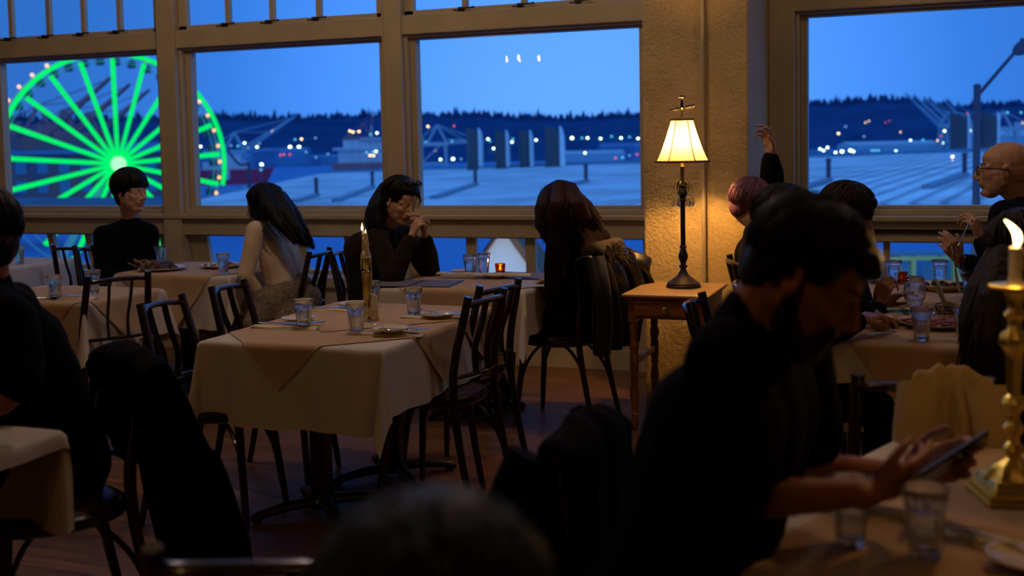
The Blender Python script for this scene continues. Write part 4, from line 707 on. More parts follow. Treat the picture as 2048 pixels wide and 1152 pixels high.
def sheet(f, cx, cy, hw, hh, rot, off, nu=70, nv=70, stiff=0.):
    b = MB(); cr, sr = cos(rot), sin(rot)
    def g(u, v):
        a = (u * 2 - 1) * hw; c = (v * 2 - 1) * hh; return f(cx + a * cr - c * sr, cy + a * sr + c * cr, off, stiff)
    return b.grid(g, nu, nv)

def table(name, loc, size, label, cat='table', rz=0, z=.75, ov=(.33, .33, .27, .27), cl_label='', over=(), seed=1., ped=((.5, .5),), group=None, pedrot=R(45), nu=70):
    """loc = front left corner on the floor, size=(w,d); ov = overhang front, back, left, right"""
    w2, d2 = size
    t = thing(name, label, cat, loc, rz, None)
    MB().bx(.01, w2 - .01, .01, d2 - .01, z - .032, z - .006).build('table_top', MT['sidewood'], t, False, bevel=.004)
    for (u, v) in ped:
        x, y = u * w2, v * d2
        b = MB(); b.bx(x - .035, x + .035, y - .035, y + .035, .05, z - .04); b.bx(x - .12, x + .12, y - .12, y + .12, z - .045, z - .032); b.lathe([(.06, .03), (.06, .055), (.045, .075)], (x, y, 0), 16); b.build('pedestal', MT['black_metal'], t, False, bevel=.008)
        b = MB()
        for k in range(4):
            a = pedrot + k * pi / 2; dd = V((cos(a), sin(a), 0)); c = V((x, y, 0)); b.tube([c + dd * .02 + V((0, 0, .055)), c + dd * .15 + V((0, 0, .048)), c + dd * .27 + V((0, 0, .028))], [.03, .028, .024], 10, flat=.75); b.ell(c + dd * .27 + V((0, 0, .02)), (.027, .027, .02))
        b.build('cross_foot', MT['black_metal'], t)
    f = cloth_fn((0, w2), (0, d2), z, seed)
    hw = (w2 + ov[2] + ov[3]) / 2; hh = (d2 + ov[0] + ov[1]) / 2
    o = sheet(f, (w2 + ov[3] - ov[2]) / 2, (d2 + ov[1] - ov[0]) / 2, hw, hh, 0, 0, nu, nu).build('tablecloth', MT['linen'], None, True, auto=False)
    o.location = loc; o.rotation_euler = (0, 0, rz); tag(o, cl_label, 'tablecloth', None)
    for (cx, cy, h1, h2, rot, lb) in over:
        off = .004 + .003 * (over.index((cx, cy, h1, h2, rot, lb)))
        o = sheet(f, cx, cy, h1, h2, rot, off, 60, 60, .45).build('overlay_cloth', MT['runner'], None, True, auto=False); o.location = loc; o.rotation_euler = (0, 0, rz); tag(o, lb, 'tablecloth', None)
    return t
q45 = R(45)
table('dining_table', (-2.71, 3.70, 0), (.80, 1.11), 'empty set dining table in the middle, on two black cross-footed pedestals', ped=((.44, .27), (.52, .76)), ov=(.33, .33, .28, .27),
      cl_label='white tablecloth on the empty middle table, corners hanging nearly to the chair seats', seed=1.3,
      over=((.37, .49, .47, .47, q45, 'tan overlay cloth hanging in a point at the front of the empty middle table'), (.39, .93, .46, .46, q45, 'tan overlay cloth on the rear half of the empty middle table')), nu=90)
table('dining_table', (-2.82, 5.42, 0), (.84, .74), 'window table between the man with clasped hands and the woman in dark clothes', ov=(.32, .3, .2, .24), cl_label='tablecloth on the window table with the amber votive', seed=2.1, over=((.42, .36, .46, .46, q45 + .2, 'tan overlay cloth on the window table with the amber votive'),))
table('dining_table', (-4.80, 5.72, 0), (.84, .74), 'window table between the young man in black and the woman in the cream top', ov=(.33, .3, .2, .24), cl_label='tablecloth on the window table with plates of food scraps', seed=3.4, over=((.36, .36, .5, .5, q45 + .15, 'tan overlay cloth on the window table with plates of food scraps'),))
table('dining_table', (-4.80, 4.50, 0), (.82, .62), 'small set table behind the person in black at the left edge', ov=(.33, .3, .25, .25), cl_label='tablecloth on the small set table behind the person in black at the left edge', seed=4.2, over=((.5, .32, .42, .42, q45, 'thin overlay cloth on the small set table at the left'),))
table('dining_table', (-6.62, 5.85, 0), (.76, .72), 'far left table under the window behind the wheel view', ov=(.33, .3, .25, .25), cl_label='tablecloth on the far left table under the window', seed=5.2)
table('dining_table', (-3.15, 1.62, 0), (.95, .76), 'cloth-covered table in the bottom left corner', ov=(.36, .3, .25, .055), cl_label='cream tablecloth hanging in folds in the bottom left corner', seed=6.2)
table('dining_table', (-.37, 4.26, 0), (.86, .76), 'busy table with wine glasses and plates behind the bearded man', ov=(.33, .3, .22, .25), cl_label='tablecloth on the busy table behind the bearded man', seed=7.7, over=((.42, .30, .46, .46, q45 - .12, 'tan overlay cloth hanging in a point from the busy table'),))
table('dining_table', (-.40, 5.46, 0), (.90, .76), 'window table in front of the bald man', ov=(.33, .3, .22, .25), cl_label='tablecloth on the window table in front of the bald man', seed=8.7, over=((.36, .36, .46, .46, q45, 'tan overlay cloth on the window table in front of the bald man'),))
table('dining_table', (-.447, 1.952, 0), (1.25, 1.06), 'nearest table with the tall brass candlestick, at the bottom right', rz=R(-21), ov=(.33, .33, .05, .25), cl_label='pale tablecloth on the nearest table, hanging over its front left corner', seed=9.1, over=((.74, .53, .62, .72, 0.0, 'tan overlay cloth on the nearest table under the water glasses'),))

# ---- bentwood chair (sitter faces local +X)
def make_chair(label, group):
    t = thing('bentwood_chair', label, 'chair', (0, 0, 0), 0, group)
    b = MB(); b.lathe([(.01, .452), (.17, .452), (.185, .458), (.188, .466), (.175, .476), (.10, .482), (.01, .480)], seg=32, fl=lambda a, i: 1 + .06 * abs(sin(2 * a)) ** 2)
    b.build('seat', MT['seat'], t)
    b = MB(); b.tube([V(((.197 * (1 + .05 * abs(sin(2 * a)) ** 2)) * cos(a), (.197 * (1 + .05 * abs(sin(2 * a)) ** 2)) * sin(a), .447)) for a in [2 * pi * k / 40 for k in range(40)]], .016, 8, closed=True, flat=1.3)
    b.build('seat_rim', MT['chair'], t)
    for s in (-1, 1):
        MB().tube([(-.27, s * .185, 0), (-.225, s * .18, .2), (-.185, s * .175, .45), (-.19, s * .17, .62), (-.235, s * .158, .82), (-.252, s * .154, .892)], [.013, .016, .018, .018, .0175, .017], 10, sub=5).build('back_leg', MT['chair'], t)
        MB().tube([(.15, s * .13, .45), (.165, s * .145, .3), (.185, s * .165, .1), (.195, s * .175, 0)], [.018, .017, .015, .012], 10, sub=4).build('front_leg', MT['chair'], t)
        MB().tube([(.178, s * .158, .16), (.15, s * .135, .30), (.09, s * .11, .40), (.02, s * .10, .435)], .009, 8, sub=4).build('brace', MT['chair'], t)
        MB().tube([(-.235, s * .18, .16), (-.19, s * .15, .30), (-.11, s * .12, .40), (-.03, s * .10, .435)], .009, 8, sub=4).build('brace', MT['chair'], t)
    MB().tube([(-.243, -.155, .855), (-.272, -.09, .864), (-.282, 0, .867), (-.272, .09, .864), (-.243, .155, .855)], .012, 10, flat=1.5, sub=5, up=V((1, 0, 0))).build('crest_rail', MT['chair'], t)
    MB().tube([(-.184, -.172, .56), (-.215, -.09, .562), (-.225, 0, .563), (-.215, .09, .562), (-.184, .172, .56)], .009, 10, flat=1.5, sub=5, up=V((1, 0, 0))).build('lower_rail', MT['chair'], t)
    for s in (-1, 1): MB().tube([(-.278, s * .058, .862), (-.252, s * .056, .76), (-.218, s * .052, .66), (-.222, s * .05, .562)], .015, 8, flat=.45, sub=5, up=V((0, 1, 0))).build('back_slat', MT['chair'], t)
    return t
CG = 'bentwood cafe chairs'
ch0 = make_chair('dark bentwood chair at the right side of the middle table, nearest the camera', CG); ch0.location = (-1.985, 4.34, 0); ch0.rotation_euler = (0, 0, pi - .12)
for x, y, rz, lb in ((-2.06, 4.72, pi - .22, 'dark bentwood chair at the right side of the middle table, second from the camera'), (-2.74, 3.86, .1, 'dark bentwood chair at the left side of the middle table, nearest the camera'),
    (-2.80, 4.42, .12, 'dark bentwood chair at the left side of the middle table, farther one'), (-4.08, 4.74, pi - .5, 'dark bentwood chair pulled up to the small set table at the left'), (-5.50, 6.36, pi / 2 + .1, 'dark bentwood chair standing behind the young man in black'),
    (-3.78, 6.02, pi + .12, 'dark bentwood chair the woman in the cream top sits on'), (-3.14, 6.08, .1, 'dark bentwood chair the man with clasped hands sits on'), (-1.92, 5.83, pi - .1, 'dark bentwood chair the woman in dark clothes sits on, jacket on its back'),
    (-5.10, 6.12, -.2, 'dark bentwood chair the young man in the black sweater sits on'), (-.62, 4.35, .05, 'dark bentwood chair the person with the black hair behind the bearded man sits on'), (-.55, 5.05, .1, 'dark bentwood chair under the person with the hair tie'),
    (-.04, 3.24, pi / 2 + .04, 'dark bentwood chair with a beige coat on its back at the busy table'), (-.75, 6.05, .4, 'dark bentwood chair under the purple-haired person'), (.72, 5.80, pi, 'dark bentwood chair the bald man sits on'),
    (-.44, 2.22, -.08, 'dark chair the bearded man sits on at the nearest table'), (-2.44, 2.58, pi + 1.0, 'dark chair under the person in black at the left edge'), (-1.045, 1.66, pi / 2 + .35, 'empty reddish-dark chair whose crest shows blurred at the bottom, left of the head')):
    dup(ch0, (x, y, 0), rz, lb)

# ---- garments over chair backs
def coat(name, label, mat, loc, rz, wt, wb, zt, zb, zf, seed, thick=.014, back=-.275, fr=-.20, push=.05, lining=None, sleeves=True):
    t = thing(name, label, 'coat', loc, rz)
    def g(u, v):
        k = (v - .22) / .78; y0 = (u * 2 - 1)
        if v < .22:                        # in front of the backrest
            h = 1 - v / .22; z = zt - h * (zt - zf); w2 = wt * (1 + .1 * h); x = fr + .02 * noise.noise(V((u * 5, z * 4, seed)))
        else:
            z = zt - k * (zt - zb); w2 = wt + (wb - wt) * min(1, k * 1.3); x = back - push * k - .05 * math.sqrt(max(k, 0)) * (1 - k) + .035 * min(1, k * 2.5) * sin(u * 19 + seed + 2 * noise.noise(V((u * 3, z * 3, seed)))) 
        z += .02 * noise.noise(V((u * 6, v * 9, seed + 4))) - (.03 * y0 * y0 if v < .5 else 0)
        return V((x, y0 * w2 / 2 + .02 * noise.noise(V((z * 5, u * 3, seed + 9))), z))
    MB().grid(g, 40, 50).build('coat_body', MT[mat], t, True, auto=False, solid=thick, sub=1)
    if sleeves:
        for s in (-1, 1):
            b = MB(); b.tube([(back - .02, s * wt * .45, zt - .06), (back - .07, s * wt * .55, zt - .2), (back - .08, s * wt * .52, zt - .36), (back - .06, s * wt * .5, max(zt - .55, zb))], [.055, .05, .045, .04], 12, sub=4)
            b.build('sleeve', MT[mat], t)
    return t
c1 = coat('leather_jacket', 'black jacket with bushy fur collar over the chair of the woman in dark clothes', 'leather', (-1.92, 5.83, 0), pi - .1, .46, .44, .96, .40, .62, 1.2, sleeves=True)
b = MB(); 
for k in range(420):   # fur collar tufts
    u = rnd.uniform(-1, 1); p = V((-.255 - rnd.uniform(0, .09), u * .17, .985 - .05 * u * u - rnd.uniform(0, .09))); d = V((-rnd.uniform(.2, 1), u * .7 + rnd.uniform(-.4, .4), -rnd.uniform(.3, 1.1))).normalized() * rnd.uniform(.03, .06)
    b.tube([p, p + d * .6, p + d], [.004, .003, .0006], 4)
b.cap((-.28, -.16, .95), (-.28, .16, .95), .04); b.build('fur_collar', MT['fur'], c1)
b = MB(); b.grid(lambda u, v: V((-.30 - .10 * sin(v * pi) - .05 * v, -.24 - .14 * v + .05 * sin(u * 6), .93 - .26 * u * (1 - v * .3) - .12 * v)), 14, 12); b.build('hood', MT['leather'], c1, solid=.02, sub=1)
coat('wool_coat', 'beige coat with grey lining draped over the chair back in front of the busy table', 'beige', (.03, 3.24, 0), pi / 2 + .04, .17, .34, .935, .36, .6, 3.3, push=.12)
coat('dark_jacket', 'black jacket hung over the back of the bearded man\'s chair', 'black', (-.44, 2.22, 0), -.08, .36, .40, .93, .25, .6, 7.7, push=.03)
coat('dark_coat', 'long black coat hanging from the chair back at the lower left', 'black', (-2.44, 2.58, 0), pi + 1.0, .50, .80, .92, .08, .6, 5.1, push=.20, sleeves=False)

# ================================================================== TABLEWARE
ZT = .7535
def make_tumbler(label, group):
    t = thing('water_glass', label, 'glass', (0, 0, 0), 0, group)
    fl = lambda a, i: 1 - (.085 * abs(cos(4.5 * a)) if 1 <= i <= 6 else 0)
    out = [(.024, 0), (.0275, .004), (.029, .02), (.031, .045), (.0335, .07), (.0355, .086), (.0375, .092), (.0385, .10), (.041, .122), (.0405, .1235)]
    inn = [(.0385, .122), (.036, .10), (.0345, .09), (.0315, .07), (.029, .045), (.027, .02), (.024, .013), (.0005, .012)]
    b = MB(); b.lathe(out + inn, seg=54, fl=fl, close=False); n = len(b.v); b.f.append(tuple(range(54))[::-1]); b.m.append(0)
    b.build('glass_body', MT['glass'], t, auto=False)
    b = MB(); b.lathe([(.0005, .0125), (.0238, .0135), (.0268, .0205), (.0288, .045), (.0313, .07), (.0330, .082), (.0005, .0815)], seg=36); b.build('water', MT['water'], t)
    return t
G = 'water tumblers'
g0 = make_tumbler('water tumbler on the left of the middle table, beside the rolled napkin', G); g0.location = (-2.451, 4.052, ZT)
for x, y, lb in ((-2.179, 4.002, 'water tumbler nearest the front right corner of the middle table, before the candlestick'), (-2.164, 4.506, 'water tumbler standing alone at the right rear of the middle table'), (-2.47, 4.70, 'water tumbler half hidden behind the wax-covered candlestick'),
    (-2.519, 6.003, 'left and nearer water tumbler beside the amber votive on the window table'), (-2.47, 6.10, 'right and farther water tumbler beside the amber votive on the window table'), (-4.086, 5.839, 'full water tumbler in front of the woman in the cream top'),
    (-4.87, 6.25, 'empty tumbler in front of the young man in black'), (-4.249, 4.60, 'water tumbler on the small set table at the left'), (-5.93, 6.10, 'water tumbler at the left edge on the far left table'), (-4.22, 4.85, 'low water tumbler hidden behind the left person on the small set table'),
    (-.142, 2.091, 'blurred water tumbler on the nearest table, left one of two'), (-.014, 2.071, 'blurred water tumbler on the nearest table, right one of two'), (-.047, 4.36, 'water tumbler at the front edge of the busy table, before the wine glass'), (.10, 4.50, 'water tumbler on the busy table left of the brass candlestick'),
    (-.20, 6.06, 'water tumbler left of the unlit amber votive by the window'), (.15, 5.68, 'water tumbler right behind the wine glass with red wine'), (.02, 6.12, 'water tumbler behind the bald man\'s hands')):
    dup(g0, (x, y, ZT), rnd.random() * 3, lb)
def make_wine(label, wine):
    t = thing('wine_glass', label, 'wine glass', (0, 0, 0), 0, 'wine glasses')
    out = [(.035, 0), (.036, .002), (.02, .004), (.006, .010), (.004, .03), (.004, .075), (.010, .085), (.030, .10), (.040, .125), (.0415, .15), (.037, .18), (.032, .205), (.031, .2055)]
    inn = [(.030, .204), (.0355, .18), (.040, .15), (.0385, .125), (.029, .1025), (.01, .09), (.0005, .088)]
    MB().lathe([(.0005, 0)] + out + inn, seg=40, close=False).build('glass_body', MT['glass'], t, auto=False)
    if wine: MB().lathe([(.0005, .0885), (.0095, .0905), (.0285, .103), (.036, .118), (.0005, .1178)], seg=32).build('wine', MT['redwax'], t)
    return t
w0 = make_wine('nearly empty wine glass in the middle of the busy table', False); w0.location = (-.075, 4.62, ZT)
w1 = make_wine('wine glass with some red wine before the bald man', True); w1.location = (.14, 5.53, ZT)
dup(w0, (.27, 5.56, ZT), 0, 'wine glass at the right, half hidden by the candle')

def make_plate(label, r=.075, mat='plate', group='side plates'):
    t = bpy.data.objects.new('side_plate', MB().lathe([(.001, 0), (r * .55, 0), (r * .62, .004), (r * .9, .010), (r, .015), (r, .0175), (r * .9, .0135), (r * .6, .0075), (.001, .006)], seg=40).mesh('side_plate', [MT[mat]])); COL.objects.link(t); tag(t, label, 'plate', group); return t
def make_napkin(label, L=.30, w=.055, group='folded napkins'):
    b = MB()
    for k in range(3):
        b.grid(lambda u, v: V(((u - .5) * L * (1 - .03 * k), (v - .5) * w * (1 - .08 * k) + .008 * u * k, .002 + k * .0032 + .002 * sin(u * 9 + k) * (1 if k else .3) + .004 * (abs(v - .5) < .5) * sin(v * pi))), 24, 10)
    b.cap((-L / 2 + .006, -w * .42, .006), (-L / 2 + .008, w * .42, .006), .0055)
    t = b.build('napkin', MT['napkin'], None, True, auto=False, solid=.002); tag(t, label, 'napkin', group); return t
def make_knife(label):
    b = MB(); b.tube([(-.11, 0, .004), (-.06, 0, .005), (-.005, 0, .004)], [.005, .0062, .004], 8, flat=.5, sub=3)
    b.add([(-.008, -.004, .003), (.03, -.009, .003), (.09, -.008, .003), (.115, .002, .003), (.1, .006, .003), (-.008, .004, .003)] + [(-.008, -.004, .0045), (.03, -.009, .004), (.09, -.008, .004), (.115, .002, .004), (.1, .006, .0045), (-.008, .004, .005)], [(5, 4, 3, 2, 1, 0), (6, 7, 8, 9, 10, 11)] + [(i, (i + 1) % 6, 6 + (i + 1) % 6, 6 + i) for i in range(6)])
    return tag(b.build('table_knife', MT['steel']), label, 'knife', 'table knives')
def make_fork(label):
    b = MB(); b.tube([(-.10, 0, .003), (-.05, 0, .006), (.02, 0, .004), (.05, 0, .006)], [.0055, .004, .003, .004], 8, flat=.5, sub=4)
    b.add([(.045, -.004, .006), (.06, -.011, .006), (.075, -.0115, .005), (.075, .0115, .005), (.06, .011, .006), (.045, .004, .006)] + [(.045, -.004, .0078), (.06, -.011, .0078), (.075, -.0115, .0068), (.075, .0115, .0068), (.06, .011, .0078), (.045, .004, .0078)], [(5, 4, 3, 2, 1, 0), (6, 7, 8, 9, 10, 11)] + [(i, (i + 1) % 6, 6 + (i + 1) % 6, 6 + i) for i in range(6)])
    for k in range(4): y = -.0095 + k * .0063; b.tube([(.072, y, .006), (.09, y, .005), (.108, y, .0085)], [.0018, .0017, .0009], 6, sub=2)
    return tag(b.build('fork', MT['steel']), label, 'fork', 'forks')
def make_spoon(label):
    b = MB(); b.tube([(-.11, 0, .003), (-.05, 0, .006), (.03, 0, .004)], [.0055, .0035, .003], 8, flat=.5, sub=4); b.ell((.055, 0, .005), (.03, .018, .004)); return tag(b.build('spoon', MT['steel']), label, 'spoon', 'spoons')
def put(o, x, y, z, rz, label=None, first=False, rx=0, ry=0):
    c = o if first else o.copy()
    if not first: COL.objects.link(c)
    c.location = (x, y, z); c.rotation_euler = (rx, ry, rz)
    if label: c['label'] = label
    return c
pl = make_plate('cream side plate at the front right of the middle table, with napkin and cutlery'); put(pl, -2.02, 3.995, ZT + .014, 0, None, True)
PL = [(-2.02, 4.44, 'cream side plate at the rear right of the middle table, with napkin and cutlery'), (-2.56, 4.19, 'cream side plate behind the tumbler at the left of the middle table'), (-2.55, 4.66, 'cream side plate at the rear left of the middle table, behind the candlestick'),
      (-2.32, 5.92, 'cream side plate with a rolled napkin at the front of the votive table'), (-2.60, 6.09, 'small plate beside the menus on the votive table'), (-.145, 4.80, 'small plate with a bread piece at the left front of the busy table'), (.155, 2.06, 'blurred side plate at the bottom right on the nearest table'), (-.26, 6.10, 'pale bowl-like plate by the left tumblers at the window table')]
for x, y, lb in PL: put(pl, x, y, ZT + .008, 0, lb)
nk = make_napkin('folded napkin under the front right plate of the middle table'); put(nk, -2.03, 3.985, ZT, .10, None, True)
NK = [(-2.03, 4.43, .12, 'folded napkin under the rear right plate of the middle table'), (-2.53, 4.03, .06, 'folded napkin under the left tumbler of the middle table, knife on it'), (-2.58, 4.52, .05, 'folded napkin at the rear left of the middle table'), (-2.26, 5.90, .1, 'rolled napkin on the front plate of the votive table'),
      (-2.52, 5.88, -.05, 'napkin lying on the menus of the votive table'), (-4.17, 4.62, .1, 'folded napkin on the small set table at the left'), (-.13, 2.28, -.2, 'blurred napkin before the bearded man on the nearest table'), (.10, 2.16, -.35, 'blurred napkin under the side plate on the nearest table')]
for x, y, r, lb in NK: put(nk, x, y, ZT + (.02 if 'rolled' in lb or 'menus' in lb else 0), r, lb)
kn = make_knife('table knife on the napkin at the front right of the middle table'); put(kn, -1.99, 4.03, ZT + .016, .15, None, True)
for x, y, z, r, lb in ((-1.97, 4.46, .016, .2, 'table knife at the rear right of the middle table'), (-2.55, 4.045, .016, .06, 'table knife on the napkin at the left of the middle table'), (-2.60, 4.53, .016, .3, 'table knife at the rear left of the middle table'), (-4.20, 4.62, .016, .1, 'table knife on the small set table at the left'),
    (-.185, 4.45, .004, 1.15, 'blue-gleaming knife lying on the front left of the busy table'), (.13, 2.11, .02, -.5, 'blurred knife on the side plate of the nearest table')): put(kn, x, y, ZT + z, r, lb)
fk = make_fork('fork on the plate at the front right of the middle table, tines left'); put(fk, -2.09, 4.03, ZT + .024, 2.6, None, True, 0, -.1)
for x, y, z, r, lb in ((-2.09, 4.49, .02, 2.6, 'fork on the plate at the rear right of the middle table'), (-2.50, 4.10, .012, .3, 'fork beside the plate at the left of the middle table'), (-4.26, 4.52, .012, .5, 'fork on the small set table at the left')): put(fk, x, y, ZT + z, r, lb)
sp = make_spoon('spoon on the napkin at the front right of the middle table'); put(sp, -1.98, 4.00, ZT + .02, .05, None, True)
put(sp, -1.97, 4.42, ZT + .02, .1, 'spoon on the napkin at the rear right of the middle table')
# menus
for x, y, r, z, lb in ((-2.66, 5.58, .12, 0, 'dark menu folder lying open under the elbows of the man with clasped hands'), (-2.22, 6.05, -.15, 0, 'dark menu folder lying at the right rear of the votive table')):
    t = thing('menu', lb, 'menu', (x, y, ZT), r, 'menus'); b = MB(); b.bx(-.23, .23, -.15, .15, 0, .004); b.build('cover', MT['menu'], t, False); b = MB(); b.bx(-.215, -.01, -.14, .14, .004, .0055); b.bx(.01, .215, -.14, .14, .004, .0055); b.build('page', MT['menupage'], t, False)
put(bpy.data.objects.new('paper_menu', MB().bx(-.10, .10, -.14, .14, 0, .001).mesh('paper_menu', [MT['paper']], False)), -2.05, 5.72, ZT, .25, None, True)
pm = [o for o in bpy.data.objects if o.name == 'paper_menu'][0]; COL.objects.link(pm); tag(pm, 'single sheet menu lying at the right of the votive table', 'menu')
# votives
def votive(x, y, lb, lit):
    t = thing('votive_holder', lb, 'candle holder', (x, y, ZT), 0, None)
    fl = lambda a, i: 1 + .02 * cos(18 * a + i)
    MB().lathe([(.0005, 0), (.024, 0), (.026, .004), (.0275, .02), (.029, .04), (.031, .062), (.029, .062), (.0265, .04), (.0245, .012), (.0005, .009)], seg=54, fl=fl, close=False).build('holder_glass', MT['amber'], t, auto=False)
    c = MB().lathe([(.0005, .0095), (.018, .0095), (.018, .024), (.0005, .024)], seg=16).build('tea_light', MT['wax'], t)
    if lit: MB().lathe([(.0005, .026), (.004, .032), (.0045, .037), (.002, .046), (.0003, .053)], seg=10).build('flame', MT['flame'], c)
    return V((x, y, ZT + .04))
VL = [votive(-2.376, 6.12, 'lit amber votive candle on the window table beside the tumblers', True)]
votive(-.164, 6.08, 'unlit amber textured votive glass on the window table at the right', False)

# ---- wax covered brass candlestick on the middle table
c0 = V((-2.285, 4.30, ZT))
t = thing('candlestick', 'brass candlestick caked in dripped wax on the middle table', 'candlestick', c0)
b = MB(); b.lathe([(.035, 0), (.036, .006), (.028, .012), (.02, .02), (.014, .03), (.012, .08), (.0145, .10), (.0165, .11), (.0195, .17), (.021, .205), (.022, .208), (.022, .214), (.012, .217), (.009, .226), (.016, .24), (.0175, .26), (.018, .27), (.0175, .275), (.001, .275)], seg=32, fl=lambda a, i: 1 + (.035 * cos(12 * a) if 7 <= i <= 9 else 0)); b.build('brass_stem', MT['brass'], t)
b = MB(); r2 = random.Random(5)
for k in range(40):
    a = r2.uniform(0, 2 * pi); tp = .035 + .065 * max(0, cos(a)); h = r2.uniform(.0, tp); r = .018 + .008 * r2.random() + (.010 if h < .025 else 0); b.cap((r * cos(a) + .016, r * sin(a), h + r2.uniform(.01, .03)), (r * 1.05 * cos(a) + .016, r * 1.05 * sin(a), h), r2.uniform(.005, .009), r2.uniform(.006, .011), 8)
for k in range(16): a = r2.uniform(0, 2 * pi); b.ell((.012 + .026 * cos(a), .022 * sin(a), .098 + r2.uniform(-.008, .012)), r2.uniform(.006, .010), seg=8, rings=6)
b.cap((.026, 0, .01), (.03, 0, .092), .020, .014)
b.build('wax_mound', MT['wax'], t)
b = MB()
for k in range(11):
    a = r2.uniform(0, 2 * pi); L = (.03, .02, .045, .11, .03, .06, .025, .085, .02, .05, .035)[k]; r = .019; b.chain([V((.012 * cos(a), .012 * sin(a), .30)), V((r * cos(a), r * sin(a), .282)), V((r * 1.12 * cos(a), r * 1.12 * sin(a), .275 - L * .5)), V((r * 1.2 * cos(a), r * 1.2 * sin(a), .275 - L))], [.0045, .0042, .0028, .0030])
b.lathe([(.001, .282), (.021, .280), (.022, .274), (.001, .270)], seg=16)
b.build('wax_drip', MT['wax'], t)
cdl = thing('candle', 'pair of burning tapers fused with runs of wax, in the middle table\'s candlestick', 'candle', c0 + V((0, 0, .272)))
b = MB(); b.tube([(.004, .002, 0), (.003, 0, .06), (.001, 0, .108)], [.012, .0095, .009], 14, sub=3); b.build('taper', MT['wax'], cdl)
b = MB(); b.tube([(-.008, -.004, 0), (-.010, -.003, .07), (-.012, -.002, .118)], [.009, .0055, .0045], 12, sub=3); b.build('taper', MT['wax'], cdl)
b = MB()
for k in range(14): a = r2.uniform(0, 2 * pi); h = r2.uniform(.02, .1); b.cap((.009 * cos(a), .009 * sin(a), h), (.012 * cos(a), .012 * sin(a), h - r2.uniform(.015, .04)), .0035, .0045, 8)
b.build('wax_run', MT['wax'], cdl)
b = MB(); b.lathe([(.0005, 0), (.0042, .006), (.0052, .011), (.0035, .02), (.0014, .028), (.0003, .034)], (-.013, -.003, .118), 12); b.build('flame', MT['flame'], cdl)
b = MB(); b.lathe([(.0005, 0), (.0025, .003), (.003, .006), (.0004, .014)], (.001, 0, .109), 10); b.build('flame', MT['flame'], cdl)
FL1 = c0 + V((-.013, -.003, .405))

# ---- tall ornate brass candlestick on the nearest table
c0 = V((.150, 2.47, ZT))
t = thing('candlestick', 'tall ornate brass candlestick with square foot on the nearest table', 'candlestick', c0, .3)
b = MB(); b.bx(-.068, .068, -.068, .068, .012, .026); b.bx(-.075, .075, -.075, .075, 0, .012); b.box((0, 0, .036), (.12, .12, .02), taper=.85); b.build('square_foot', MT['brass'], t, False, bevel=.004)
orn = lambda a, i: 1 + (.10 * cos(8 * a) if i % 2 else 0)
b = MB(); b.lathe([(.052, .045), (.045, .055), (.036, .068), (.022, .078), (.014, .084), (.017, .09), (.021, .10), (.017, .11), (.011, .115), (.012, .128), (.019, .138), (.021, .146), (.014, .155), (.011, .162), (.012, .175), (.021, .186), (.025, .196), (.020, .206), (.013, .212), (.013, .225), (.015, .26), (.017, .285), (.018, .30), (.024, .306), (.03, .318), (.026, .335), (.014, .345), (.012, .36), (.019, .368), (.022, .376), (.015, .384), (.013, .392), (.017, .405), (.02, .418), (.026, .425), (.044, .428), (.046, .433), (.04, .437), (.001, .437)], seg=32, fl=lambda a, i: 1 + (.09 * cos(8 * a) if i in (0, 1, 2, 17, 24, 25, 33, 34) else 0)); b.build('stem', MT['brass'], t)
b = MB(); r3 = random.Random(8)
for k in range(46): a = 2 * pi * k / 46; q = (.044 + .004 * (k % 2)); b.ell((q * cos(a), q * sin(a), .431), .0042, seg=6, rings=5)
for k in range(40): a = r3.uniform(0, 2 * pi); q = r3.uniform(.035, .06); b.ell((q * cos(a), q * sin(a), .046 - (q - .035) * .3), r3.uniform(.005, .008), seg=6, rings=5)
b.build('ornament', MT['brass'], t)
c1 = c0 + V((0, 0, .437)); cdl = thing('candle', 'white taper burning in the tall brass candlestick at the right edge', 'candle', c1)
b = MB(); b.lathe([(.018, 0), (.0145, .006), (.0125, .012), (.0122, .068), (.012, .073), (.009, .0745), (.001, .073)], seg=20); b.cap((.0125, 0, .062), (.013, 0, .03), .002, .003, 8); b.build('taper', MT['wax'], cdl)
MB().tube([(0, 0, .072), (-.001, 0, .08)], .001, 6).build('wick', MT['wick'], cdl)
b = MB(); b.tube([(0, 0, .075), (.0035, 0, .086), (.002, 0, .10), (-.006, 0, .113), (-.016, 0, .124), (-.021, 0, .128)], [.003, .0072, .0075, .005, .002, .0004], 12, sub=4); b.build('flame', MT['flame'], cdl)
FL2 = c1 + V((-.002, 0, .10))

# ---- food and dishes
def blob(mb, c, n, spread, r, rr, zs=.5):
    for k in range(n):
        a = rr.uniform(0, 2 * pi); q = rr.random() ** .5; p = V(c) + V((cos(a) * q * spread[0], sin(a) * q * spread[1], rr.uniform(0, spread[2]) * (1 - q * .6))); s = rr.uniform(.5, 1) * r
        mb.ell(p, (s, s * rr.uniform(.5, 1), s * zs), Matrix.Rotation(rr.uniform(0, 3), 3, 'Z'), 8, 6)
def dish(name, label, cat, x, y, r, h, mat, food, n, seed, fs=.8, bowl=False, sz=.018, zs=.5, oval=1.):
    t = thing(name, label, cat, (x, y, ZT)); rr = random.Random(seed)
    o = MB().lathe([(.001, 0), (r * .55, 0), (r * .65, .004), (r * (.85 if bowl else .92), h * .75), (r, h), (r, h + .003), (r * .9, h * .8), (r * .6, .009), (.001, .007)], seg=40).build('dish', MT[mat], t); o.scale = (1, oval, 1)
    if food: b = MB(); blob(b, (0, 0, .012), n, (r * fs, r * fs * oval, h * 1.2), sz, rr, zs); f = b.build('food', MT[food], t)
    return t
